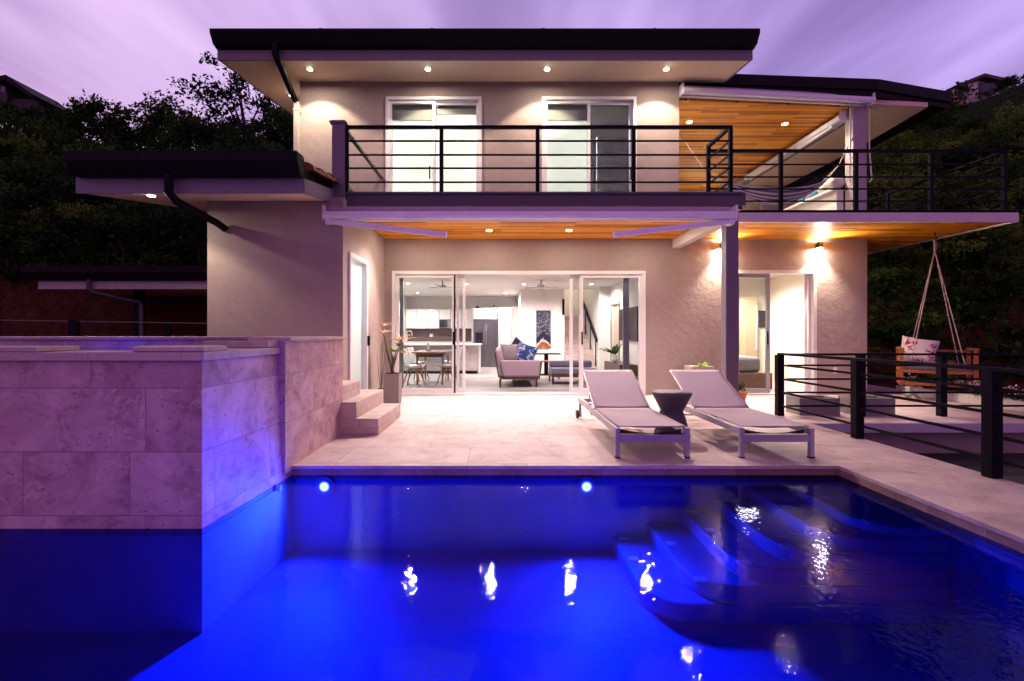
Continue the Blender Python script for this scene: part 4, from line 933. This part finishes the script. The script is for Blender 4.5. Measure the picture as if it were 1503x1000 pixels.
for yy, s_, lab in ((10.28, .22, 'pale rolled cushion on the terrace counter next to the blue cup'), (10.0, .30, 'larger grey white cushion at the post end of the terrace counter')):
    k = thing('cushion', lab, 'cushion', (7.09, yy, 4.26)); MB().pillow((7.09, yy, 4.262 + s_ * .42), s_ * 1.0, s_ * 1.1, s_ * .8).build('cushion_cover', plain('cushion cloth', (.50, .47, .46), .9, 0, .1, 8, .2), k, weld=True)
for x, y, lab in ((7.14, 9.6, 'white awning cord hanging beside the terrace post over the counter'), (7.53, 9.6, 'white awning cord hanging on the outer face of the terrace post')):
    k = MB(); k.tube([(x, y, 5.8), (x - .02, y - .02, 5.0), (x + .03 * (1 if x > 7.3 else -1), y - .02, 4.35), (x, y, 4.3)], .013, 6)
    tag(k.build('pull_cord', plain('white cord', (.7, .68, .68), .7), None, (x, y, 4.3)), lab, 'cord')

# ------------------------------------------------------------------ living room
WOOD = plain('chair wood', (.26, .13, .06), .5, 0, .2, 6, .08, 40); WALN = plain('dark walnut', (.075, .032, .022), .4, 0, .2, 6, .06, 40)
SHELL = plain('white shell', (.72, .72, .70), .3, 0, .02, 3, 0)
def dining_chair(label, x, y, rz, src=None):
    if src is not None:
        c = copy_tree(src); c.location = (x, y, .02); c.rotation_euler = (0, 0, rz); c['label'] = label; return c
    t = thing('dining_chair', label, 'chair', (0, 0, 0), 'white shell chairs at the dining table')
    def sh(u, v):            # moulded shell: seat running up into the back
        a = (u - .5) * 2; s = v * 2
        if s < 1.0: y_, z_ = lerp(.22, -.17, s), .44 - .03 * math.sin(math.pi * s * .8)
        else: k = s - 1; y_, z_ = -.17 - .10 * k, .43 + .40 * k - .05 * (1 - k) * k
        wd = lerp(.20, .235, min(s, 1)) if s < 1 else lerp(.235, .17, (s - 1) ** 1.5)
        return (a * wd, y_ + .05 * a * a * (1 if s > 1 else 0), z_ + .055 * a * a * (1 if s < 1.1 else .1))
    MB().grid(sh, 12, 22).build('seat_shell', SHELL, t, solid=.012)
    mb = MB(); mb.pillow((0, .02, .435), .36, .36, .045); mb.build('seat_pad', SHELL, t, weld=True)
    for sx in (-1, 1):
        for sy in (-1, 1): MB().tube([(sx*.09, sy*.09, .41), (sx*.22, sy*.21, .0)], [.019, .011], 8).build('leg', WOOD, t)
    mb = MB(); mb.bar((-.13, -.12, .3), (.13, .12, .3), .012); mb.bar((.13, -.12, .312), (-.13, .12, .312), .012); mb.build('cross_brace', RAILM, t)
    t.location = (x, y, .02); t.rotation_euler = (0, 0, rz); return t
c0 = dining_chair('white shell chair with wooden legs nearest the tall potted plant', -1.95, 10.55, R(-95))
dining_chair('white shell chair on the sofa side of the dining table, nearest the glass', -1.22, 10.8, R(80), c0)
dining_chair('white shell chair behind the dining table on the kitchen tap side', -2.05, 11.75, R(-100), c0)
dining_chair('white shell chair behind the dining table on the fridge side', -1.25, 11.95, R(85), c0)
tb = thing('dining_table', 'brown wooden dining table surrounded by white shell chairs', 'table', (-1.62, 11.35, .02))
MB().box(-2.02, -1.24, 10.72, 12.1, .745, .785).build('tabletop', plain('table wood', (.20, .09, .05), .45, 0, .2, 5, .05), tb, bevel=.008)
MB().box(-1.95, -1.31, 10.8, 12.02, .66, .744).build('apron', WALN, tb)
for x in (-1.92, -1.34):
    for y in (10.83, 11.99): MB().tube([(x, y, .70), (x, y, .02)], [.032, .02], 10).build('leg', plain('leg wood', (.22, .10, .06), .45), tb)
gv = MB(); gv.lathe([(.04, 0), (.05, .01), (.045, .1), (.02, .16), (.03, .2)], (-1.72, 11.1, .786), 16)
tag(gv.build('glass_vase', plain('clear vase', (.35, .40, .42), .05, 0, .05, 3, 0), None, (-1.72, 11.1, .786)), 'small clear glass vase standing on the wooden dining table', 'vase')

CAB = plain('white cabinet', (.70, .69, .68), .3, 0, .02, 2, 0); SPLASH = travertine('brown splash tile', .3, .05, (.16, .11, .10), (.12, .08, .075), (.09, .06, .055), .5, .003, .3, .2, .2)
ku = thing('kitchen_cupboards', 'white wall cupboards above the brown tiled splashback', 'cupboard', (-2.3, 17.7, 1.38))
for k in range(6):
    x = -3.58 + k * .422
    if k == 3: MB().box(x, x + .408, 17.72, 18.09, 1.75, 2.12).build('cupboard_door', CAB, ku, bevel=.004); continue
    MB().box(x, x + .408, 17.72, 18.09, 1.40, 2.12).build('cupboard_door', CAB, ku, bevel=.004)
mw = thing('microwave', 'stainless microwave set into the white wall cupboards', 'microwave', (-2.11, 17.7, 1.42))
MB().box(-2.32, -1.91, 17.70, 18.08, 1.42, 1.745).build('microwave_body', plain('steel', (.35, .34, .35), .3, .8), mw, bevel=.005); MB().box(-2.30, -2.0, 17.69, 17.699, 1.45, 1.72).build('microwave_window', plain('dark glass', (.015, .015, .018), .1), mw)
kb = thing('kitchen_counter', 'kitchen counter run below the brown splashback', 'counter', (-2.3, 17.8, 0))
MB().box(-3.58, -1.06, 17.52, 18.09, .02, .86).build('counter_front', plain('taupe cabinet', (.22, .18, .17), .45), kb); MB().box(-3.59, -1.05, 17.49, 18.09, .862, .90).build('counter_top', CAB, kb); MB().box(-3.59, -.98, 18.07, 18.098, .902, 1.40).build('splashback', SPLASH, kb)
MB().box(-2.72, -2.60, 18.055, 18.069, 1.08, 1.2).build('socket', WHITE, kb)
ki = thing('kitchen_island', 'pale kitchen island with a white worktop and dark grey front', 'kitchen island', (-1.9, 14.1, 0))
MB().box(-3.4, -.66, 13.85, 14.5, .10, .855).build('island_body', plain('island grey', (.26, .235, .24), .4, 0, .04), ki); MB().box(-.655, -.62, 13.83, 14.5, .02, .855).build('side_panel', CAB, ki); MB().box(-3.45, -.58, 13.75, 14.55, .857, .905).build('worktop', CAB, ki, bevel=.004); MB().box(-3.3, -.72, 13.9, 14.45, .02, .10).build('plinth', RAILM, ki)
MB().box(-1.30, -.66, 13.835, 13.849, .12, .85).build('front_panel', plain('front taupe', (.42, .37, .36), .4), ki)
tp = MB(); tp.tube([(-2.82, 14.2, .906), (-2.82, 14.2, 1.22)] + [(-2.82 + .07 - .07*math.cos(a), 14.2, 1.22 + .07*math.sin(a)) for a in [R(22.5*i) for i in range(1, 9)]] + [(-2.68, 14.2, 1.12)], .014, 10)
tag(tp.build('kitchen_tap', plain('chrome', (.55, .55, .57), .15, .9), None, (-2.82, 14.2, .906)), 'tall curved chrome tap standing on the kitchen island', 'tap')
STEEL = NT('brushed steel'); v = STEEL.obj(); n = STEEL.noise(STEEL.map(v, (60, 60, 1.2)), 3, 3); n2 = STEEL.noise(STEEL.map(v, (5, 1, 1.1)), 1.6, 2); STEEL = STEEL.pbr(STEEL.ramp(n, [(.3, (.13, .125, .145)), (.7, (.27, .26, .29))]), .28, .95, STEEL.bump(n2, .5, .05))
fr = thing('fridge', 'stainless steel double door fridge with a black water dispenser', 'fridge', (-.53, 16.7, .02))
MB().box(-.965, -.095, 16.76, 17.5, .02, 1.70).build('fridge_body', plain('fridge side', (.12, .12, .13), .4), fr)
for x0, x1 in ((-.965, -.532), (-.528, -.095)):
    MB().box(x0, x1, 16.70, 16.758, .76, 1.69).build('door', STEEL, fr, bevel=.008); MB().box(x0, x1, 16.70, 16.758, .05, .735).build('drawer', STEEL, fr, bevel=.008)
for x in (-.56, -.50): MB().tube([(x, 16.66, .85), (x, 16.66, 1.55)], .012, 8).build('handle', plain('handle steel', (.5, .5, .52), .2, .9), fr)
MB().box(-.90, -.65, 16.67, 16.699, .86, 1.25).build('dispenser', plain('black gloss', (.012, .012, .015), .1), fr, bevel=.01)
tc_ = thing('tall_cabinet', 'white built in tall cabinets around and above the steel fridge', 'cabinet', (-.1, 17, 0))
MB().box(-.98, -.09, 16.85, 17.6, 1.72, 2.12).build('overhead_cupboard', CAB, tc_, bevel=.004); MB().box(-.085, .36, 16.76, 17.6, .02, .80).build('cabinet_door', CAB, tc_, bevel=.004); MB().box(-.085, .36, 16.76, 17.6, .805, 1.5).build('cabinet_door', CAB, tc_, bevel=.004); MB().box(-.085, .36, 16.76, 17.6, 1.505, 2.12).build('cabinet_door', CAB, tc_, bevel=.004)
MB().box(.365, .645, 16.3, 16.36, .02, 2.12).build('door_leaf', CAB, tc_, bevel=.004); MB().box(-1.05, -.985, 16.9, 17.6, .02, 2.12).build('side_panel', CAB, tc_)
for x, h, lab in ((-1.0, .09, 'small black object on top of the tall white cabinets'),):
    o = MB(); o.lathe([(.05, 0), (.06, .02), (.05, .07), (.02, .1)], (-.86, 17.2, 2.121), 12); tag(o.build('ornament', RAILM, None, (-.86, 17.2, 2.121)), 'small dark round ornament standing on top of the white cupboards', 'ornament')
    o = MB(); o.tube([(-.5, 17.2, 2.14), (-.32, 17.2, 2.17), (-.2, 17.2, 2.22)], [.02, .014, .03], 8); tag(o.build('ornament', RAILM, None, (-.4, 17.2, 2.121)), 'dark slender driftwood ornament lying on top of the white cupboards', 'ornament')

PURP = plain('lilac upholstery', (.36, .28, .34), .85, 0, .05, 16, .2, 150)
so = thing('sofa', 'lilac grey sofa on dark wooden legs seen from its end', 'sofa', (.38, 11.2, .02))
MB().box(-.02, .82, 10.24, 12.1, .20, .26).build('base_rail', WALN, so, bevel=.006)
mb = MB(); mb.hexa([(.06, 10.22, .262), (.84, 10.22, .262), (.84, 10.40, .262), (.06, 10.40, .262)], [(-.02, 10.2, .62), (.86, 10.2, .62), (.86, 10.40, .62), (-.02, 10.40, .62)]); mb.build('arm', PURP, so, bevel=.03, seg=3)
mb = MB(); mb.box(.06, .84, 11.94, 12.1, .262, .62); mb.build('arm', PURP, so, bevel=.03, seg=3)
mb = MB(); mb.box(.12, .86, 10.405, 11.935, .262, .45); mb.build('seat_cushion', PURP, so, bevel=.03, seg=3)
mb = MB(); mb.hexa([(-.02, 10.3, .262), (.14, 10.3, .262), (.14, 12.05, .262), (-.02, 12.05, .262)], [(-.12, 10.3, .84), (.02, 10.3, .86), (.02, 12.05, .86), (-.12, 12.05, .84)]); mb.build('backrest', PURP, so, bevel=.03, seg=3)
MB().bar((-.04, 10.22, .25), (-.13, 10.22, .80), .035, .05).build('back_post', WALN, so)
for x, y in ((-.01, 10.26), (.78, 10.26), (-.01, 12.06), (.78, 12.06)): MB().tube([(x, y, .2), (x, y, .02)], [.028, .018], 8).build('leg', WALN, so)
def cushion(label, c, s, th, mat, Mx):
    k = thing('cushion', label, 'cushion', (c[0], c[1], c[2] - s/2)); MB().pillow(c, s, s, th, Mx).build('cushion_cover', mat, k, weld=True); return k
t = NT('blue print'); v = t.obj(); BLUEP = t.pbr(t.ramp(t.noise(t.map(v, (1, 1, 1), (0, R(40), 0)), 7, 4, .6, 1.5), [(.44, (.012, .035, .16)), (.52, (.02, .06, .26)), (.56, (.55, .6, .7)), (.62, (.015, .04, .2))]), .85)
cushion('plain grey cushion leaning on the sofa back', (.20, 10.55, .76), .42, .15, plain('grey linen', (.23, .20, .22), .9), Matrix.Rotation(R(10), 3, 'Z') @ Matrix.Rotation(R(82), 3, 'X'))
cushion('blue and white patterned cushion lying at the front of the sofa', (.56, 10.56, .74), .46, .15, BLUEP, Matrix.Rotation(R(-8), 3, 'Z') @ Matrix.Rotation(R(18), 3, 'Y') @ Matrix.Rotation(R(80), 3, 'X'))
cushion('dark blue cushion standing behind the grey one on the sofa', (.40, 10.85, .84), .42, .14, plain('navy linen', (.012, .02, .07), .9), Matrix.Rotation(R(35), 3, 'Y') @ Matrix.Rotation(R(80), 3, 'X'))
ot = thing('daybed', 'low purple cushioned daybed on a dark red wooden frame', 'daybed', (1.5, 11.1, .02))
MB().box(1.16, 2.2, 10.75, 11.6, .20, .26).build('bed_frame', plain('red walnut', (.11, .03, .025), .4), ot, bevel=.006); mb = MB(); mb.box(1.18, 2.2, 10.77, 11.58, .262, .40); mb.build('seat_cushion', plain('slate cushion', (.16, .15, .21), .9), ot, bevel=.03, seg=3); mb = MB(); mb.box(1.18, 2.2, 11.3, 11.58, .402, .54); mb.build('seat_cushion', plain('slate cushion', (.16, .15, .21), .9), ot, bevel=.03, seg=3)
for x, y in ((1.2, 10.8), (2.1, 10.8), (1.2, 11.55), (2.1, 11.55)): MB().tube([(x, y, .2), (x, y, .02)], [.028, .02], 8).build('leg', WALN, ot)
bs = thing('wooden_stool', 'small warm wooden stool standing behind the purple daybed', 'stool', (1.2, 12.2, .02)); MB().box(1.0, 1.5, 12.05, 12.35, .47, .50).build('seat', WOOD, bs)
for x, dx in ((1.05, -.06), (1.45, .06)):
    for y in (12.1, 12.3): MB().tube([(x, y, .47), (x + dx, y, .02)], [.02, .014], 8).build('leg', WALN, bs)
bt_ = thing('pedestal_table', 'thin black topped pedestal table below the tall painting', 'table', (1.3, 13.5, .02)); MB().box(.9, 1.7, 13.25, 13.75, .61, .635).build('tabletop', RAILM, bt_); MB().box(1.25, 1.36, 13.45, 13.55, .04, .609).build('pedestal', RAILM, bt_); MB().box(1.05, 1.56, 13.3, 13.7, .021, .04).build('foot', RAILM, bt_)
t = NT('rug weave'); s = t.n('SeparateXYZ', Vector=t.obj()); ck = t.n('TexVoronoi', {'distance': 'MANHATTAN'}, Vector=t.obj(), Scale=7.0, Randomness=.15)
ln = t.math('GREATER_THAN', t.math('SINE', t.math('MULTIPLY', ck.outputs['Distance'], 26.0)), .15)
RUG = t.pbr(t.mix(ln, (.50, .46, .45), (.035, .028, .045)), .95)
MBR = MB().box(.28, 2.6, 9.75, 12.6, .021, .032); tag(MBR.build('rug', RUG, None, (1.4, 11, .021)), 'white rug with dark diamond pattern on the living room floor', 'rug')
t = NT('poured resin art'); v = t.obj(); z = t.n('SeparateXYZ', Vector=v).outputs[2]; x = t.n('SeparateXYZ', Vector=v).outputs[0]
f = t.math('ADD', t.math('ADD', z, t.math('MULTIPLY', t.math('ABSOLUTE', x), .8)), t.math('MULTIPLY', t.math('SUBTRACT', t.noise(v, 4, 5, .6, 1.2), .5), .35))
c = t.ramp(t.n('MapRange', i0=f, i1=-.15, i2=1.1).outputs[0], [(.06, (.75, .68, .62)), (.15, (.45, .14, .02)), (.27, (.18, .05, .012)), (.33, (.6, .55, .52)), (.36, (.02, .015, .03)), (.45, (.008, .012, .04)), (.75, (.012, .03, .07))])
spk = t.math('MULTIPLY', t.math('GREATER_THAN', t.noise(v, 22, 4, .7), .56), t.math('GREATER_THAN', f, .5)); c = t.mix(spk, c, (.28, .25, .22))
pa = thing('painting', 'tall narrow abstract canvas in blue black and rust on the white wall', 'painting', (1.36, 14.97, .74)); MB().box(1.13, 1.59, 14.955, 14.998, .74, 1.94).build('canvas', t.pbr(c, .3), pa, bevel=.004)

sc = thing('staircase', 'travertine staircase rising behind the living room with a dark handrail', 'staircase', (2.5, 14.3, .02))
for k in range(11): MB().box(2.04, 2.975, 14.3 + k*.29, 17.6, .02 + k*.165 + .001, .02 + (k+1)*.165).build('tread', COPE, sc, bevel=.006)
MB().bar((2.93, 14.35, .98), (2.93, 17.0, 2.46), .05, .11).build('handrail', RAILM, sc)
for k in (0, 3, 6): y = 14.5 + k*.29; MB().box(2.915, 2.945, y, y + .03, .02 + (k+1)*.165, 1.02 + (y-14.35)*.56).build('baluster', RAILM, sc)
MB().box(1.99, 2.031, 15.16, 15.9, 1.75, 2.3).build('wall_niche', BLACK, H) if 0 else None
tvp = MB().box(1.96, 2.029, 14.96, 14.998, 1.80, 2.30); tag(tvp.build('wall_panel', RAILM, None, (1.99, 14.98, 1.8)), 'black narrow panel mounted at the corner of the painting wall', 'panel')
tv = thing('television', 'black flat television on the living room side wall above the console', 'television', (3.27, 12.1, 1.0)); MB().box(3.255, 3.298, 11.25, 12.95, 1.02, 1.86).build('screen', plain('tv black', (.01, .012, .02), .12), tv, bevel=.004)
cn = thing('console_table', 'low walnut console under the living room television', 'console', (3.1, 12.2, .02)); MB().box(2.86, 3.29, 11.3, 13.0, .18, .45).build('cabinet', WALN, cn, bevel=.006)
for y in (11.4, 12.9): MB().box(2.9, 2.94, y, y + .04, .021, .18).build('leg', WALN, cn)
pv = thing('potted_plant', 'white faceted vase with broad green leaves on the walnut console', 'potted plant', (2.98, 12.3, .45)); MB().lathe([(.05, 0), (.09, .07), (.085, .12), (.055, .19), (.06, .2)], (2.98, 12.3, .452), 8, False).build('vase', WHITE, pv)
mb = MB(); blades(mb, (2.98, 12.3, .66), 15, .42, .13, 21, 1.25, .25); mb.build('foliage', leafmat('broad leaves', (.008, .035, .012), (.015, .06, .02), (.04, .10, .03)), pv)
dw = thing('room_door', 'half open wooden framed door in the living room side wall', 'door', (3.3, 13.5, .02)); mb = MB(); mb.box(3.27, 3.298, 13.02, 13.098, .02, 2.12); mb.box(3.27, 3.298, 13.952, 14.03, .02, 2.12); mb.box(3.27, 3.298, 13.099, 13.951, 2.051, 2.12); mb.build('door_frame', plain('frame wood', (.34, .25, .18), .5), dw); MB().box(3.36, 3.40, 13.12, 13.93, .03, 2.04).build('door_leaf', plain('leaf wood', (.45, .34, .24), .5), dw)
wl = MB(); [wl.box(3.28, 3.298, 14.06, 14.12, 1.05 + .11*k, 1.12 + .11*k) for k in range(5)]; tag(wl.build('wall_ornament', WALN, None, (3.29, 14.09, 1.05)), 'vertical string of small dark tiles on the side wall beside the door', 'ornament')
for x, lab in ((-1.55, 'small white ceiling fan hanging over the dining table'), (1.07, 'small white ceiling fan hanging over the seating area')):
    f_ = thing('ceiling_fan', lab, 'ceiling fan', (x, 12.5, 2.3)); MB().tube([(x, 12.5, 2.62), (x, 12.5, 2.5)], .014, 8).build('rod', RAILM, f_); MB().lathe([(.03, .0), (.10, .02), (.10, .06), (.04, .09)], (x, 12.5, 2.41), 20).build('motor', plain('fan white', (.55, .54, .53), .4), f_)
    for k in range(3): an = R(120*k + 20); MB().bar((x + .1*math.cos(an), 12.5 + .1*math.sin(an), 2.44), (x + .5*math.cos(an), 12.5 + .5*math.sin(an), 2.45), .1, .01).build('blade', plain('fan blade', (.35, .33, .32), .5), f_)
acu = thing('air_conditioner', 'white wall mounted air conditioner at the kitchen end', 'air conditioner', (-3.5, 14.6, 2.1)); MB().box(-3.598, -3.38, 14.2, 15.1, 2.08, 2.36).build('unit_body', WHITE, acu, bevel=.03, seg=3); MB().box(-3.40, -3.379, 14.25, 15.05, 2.10, 2.12).build('vent_slot', DARKP, acu)

# ------------------------------------------------------------------ bedroom
bd = thing('bed', 'low wooden platform bed with a grey blanket inside the bedroom', 'bed', (5.1, 11, .02)); BW = plain('bed wood', (.17, .085, .045), .5, 0, .2, 5, .06)
MB().box(4.4, 5.78, 10.0, 11.9, .021, .36).build('bed_frame', BW, bd, bevel=.006); mb = MB(); mb.box(4.42, 5.62, 10.12, 11.88, .362, .70); mb.build('blanket', plain('grey blanket', (.21, .20, .20), .95, 0, .15, 7, .4, 12), bd, bevel=.09, seg=4)
wd = thing('wardrobe', 'light oak wardrobe with a tall metal handle in the bedroom', 'wardrobe', (6.2, 12, .02)); OAK = planks('oak', .5, 3, [(.26, .19, .12), (.30, .22, .14), (.34, .25, .16), (.38, .29, .19)], .45, False)
MB().box(5.6, 6.52, 11.9, 12.24, .021, 2.12).build('wardrobe_body', OAK, wd, bevel=.004); MB().box(5.95, 6.48, 11.87, 11.899, .06, 2.08).build('door', OAK, wd, bevel=.004); MB().tube([(6.44, 11.84, .8), (6.44, 11.84, 1.9)], .012, 8).build('handle', ALU, wd)
tv = thing('television', 'small black television on the bedroom wall beside the oak wardrobe', 'television', (6.7, 12.2, 1.4)); MB().box(6.545, 6.87, 12.20, 12.245, 1.36, 1.80).build('screen', plain('tv black', (.01, .012, .02), .12), tv, bevel=.004)
# ------------------------------------------------------------------ trees on the hillsides
def place(u, v):
    """ground point seen at photo column u, row v"""
    d = 12.0
    while d < 62:
        if hill(ax(u, d), d) >= az(v, d): break
        d += .25
    return ax(u, d), d
protos = {}
def tree_proto(key, seed, h, cw, open_, n, leaf, size):
    c, t = make_tree(seed, h, cw, open_, n, leaf, size)
    r = thing('tree', None, 'tree', (0, 0, 0)); c.build('crown', leaf, r); t.build('trunk', BARK, r); protos[key] = r; return r
for k in range(5): tree_proto(('A', k), 40 + k*7, 5.0 + .5*(k % 3), 2.3 + .25*(k % 2), False, 2600, LEAFA, .34)
for k in range(4): tree_proto(('B', k), 140 + k*7, 4.4 + .5*(k % 3), 2.4, False, 2600, LEAFB, .34)
tree_proto(('O', 0), 301, 8.2, 3.6, True, 2300, LEAFA, .36); tree_proto(('O', 1), 322, 7.0, 2.7, True, 1500, LEAFA, .36)
tree_proto(('U', 0), 401, 2.2, 1.3, False, 1700, LEAFA, .24); tree_proto(('U', 1), 402, 2.0, 1.4, False, 1700, LEAFB, .24)
used = set()
def plant(key, x, y, s, label, group=None, dz=0, rz=None):
    if key in used: t = copy_tree(protos[key])
    else: t = protos[key]; used.add(key)
    t.location = (x, y, hill(x, y) + dz); t.scale = (s, s, s * rnd.uniform(.9, 1.12)); t.rotation_euler = (0, 0, rnd.uniform(0, 6.28) if rz is None else rz)
    t['label'] = label
    if group: t['group'] = group
    return t
GA = ('dense dark green tree on the wooded slope above the carport', 'trees on the slope above the carport')
GB = ('olive green bushy tree on the hillside below the pale ridge house', 'trees on the hillside below the ridge house')
def fill(u0, u1, v0, v1, du, dv, kinds, lab, smin=.8, smax=1.25):
    j = 0; v = v0
    while v <= v1:
        u = u0 + (du / 2 if j % 2 else 0)
        while u <= u1:
            a, b = u + rnd.uniform(-.3, .3) * du, v + rnd.uniform(-.3, .3) * dv
            x, y = place(a, b)
            hid = lambda q: 1372 < CX + x / y * F < 1490 and CY - (hill(x, y) + 6.2 * min(1, y / 48) * q - EYE) / y * F < 162
            k = next((q for q in (1, .7, .5, .35) if not hid(q * smax)), 0)
            if y < 57 and k: plant(rnd.choice(kinds), x, y, rnd.uniform(smin, smax) * min(1, y / 48) * k, lab[0], lab[1])
            u += du
        v += dv; j += 1
fill(-25, 440, 248, 425, 40, 21, [('A', k) for k in range(5)] + [('B', 0)], GA)
fill(1290, 1540, 232, 440, 36, 22, [('B', k) for k in range(4)] + [('B', 1), ('B', 2), ('A', 1)], GB)
fill(1370, 1540, 178, 212, 30, 17, [('B', k) for k in range(4)], GB, .34, .5)
# low growth at the foot of the banks
fill(1285, 1540, 440, 600, 44, 36, [('U', 0), ('U', 1)], ('low dark bush at the foot of the bank behind the swing', 'bushes behind the swing'), .8, 1.2)
fill(-20, 300, 415, 440, 60, 25, [('U', 0)], ('low dark bush on top of the red earth bank', 'bushes on the red earth bank'), .8, 1.1)
# trees that stand out against the sky
def sky(key, u, d, s, label): return plant(key, ax(u, d), d, s, label, None, -.3)
sky(('O', 0), 358, 36, 1.0, 'tall tree with an open lacy crown against the sky beside the roof corner')
sky(('O', 1), 236, 44, .8, 'spreading tree with a flat topped crown standing on the skyline')
sky(('A', 0), 120, 52, .9, 'round crowned tree on the skyline next to the dark ridge house')
sky(('O', 1), 425, 33, .6, 'slender open tree close behind the corner downspout')
sky(('O', 1), 1220, 45, .0001 + .95, 'lone tree top peeping over the dark terrace roof')
sky(('A', 2), 1480, 58, .62, 'dark bushy tree in front of the pale ridge house roof')
for k in list(protos):
    if k not in used:
        r_ = protos[k]
        for c in list(r_.children): bpy.data.objects.remove(c)
        bpy.data.objects.remove(r_)
# ------------------------------------------------------------------ undergrowth on the slopes: uncountable, one object
r = random.Random(99); cl = []
for i in range(1150):
    side = r.random() < .55
    u, v = (r.uniform(-30, 450), r.uniform(175, 430)) if side else (r.uniform(1200, 1540), r.uniform(150, 560))
    if i % 4 == 0: u, v = r.uniform(1375, 1545), r.uniform(104, 215)
    x, y = place(u, v)
    if y < 60: cl.append(((x, y, hill(x, y) + .25), r.uniform(.35, .8)))
ug = leafy(40000, cl, 1.0, .17, 77, .6)
tag(ug.build('hillside_undergrowth', LEAFA), 'dark leafy undergrowth covering the hillsides between the trees', kind='stuff')

# ------------------------------------------------------------------ render settings
scene.view_settings.view_transform = 'Standard'; scene.view_settings.look = 'None'
scene.view_settings.exposure = .33; scene.view_settings.gamma = 1
c = scene.cycles
c.use_denoising = True; c.denoiser = 'OPENIMAGEDENOISE'
c.max_bounces = 7; c.diffuse_bounces = 3; c.glossy_bounces = 4; c.transmission_bounces = 4; c.transparent_max_bounces = 14
c.caustics_reflective = False; c.caustics_refractive = False; c.sample_clamp_indirect = 6; c.blur_glossy = .3
c.use_adaptive_sampling = True; c.adaptive_threshold = .02
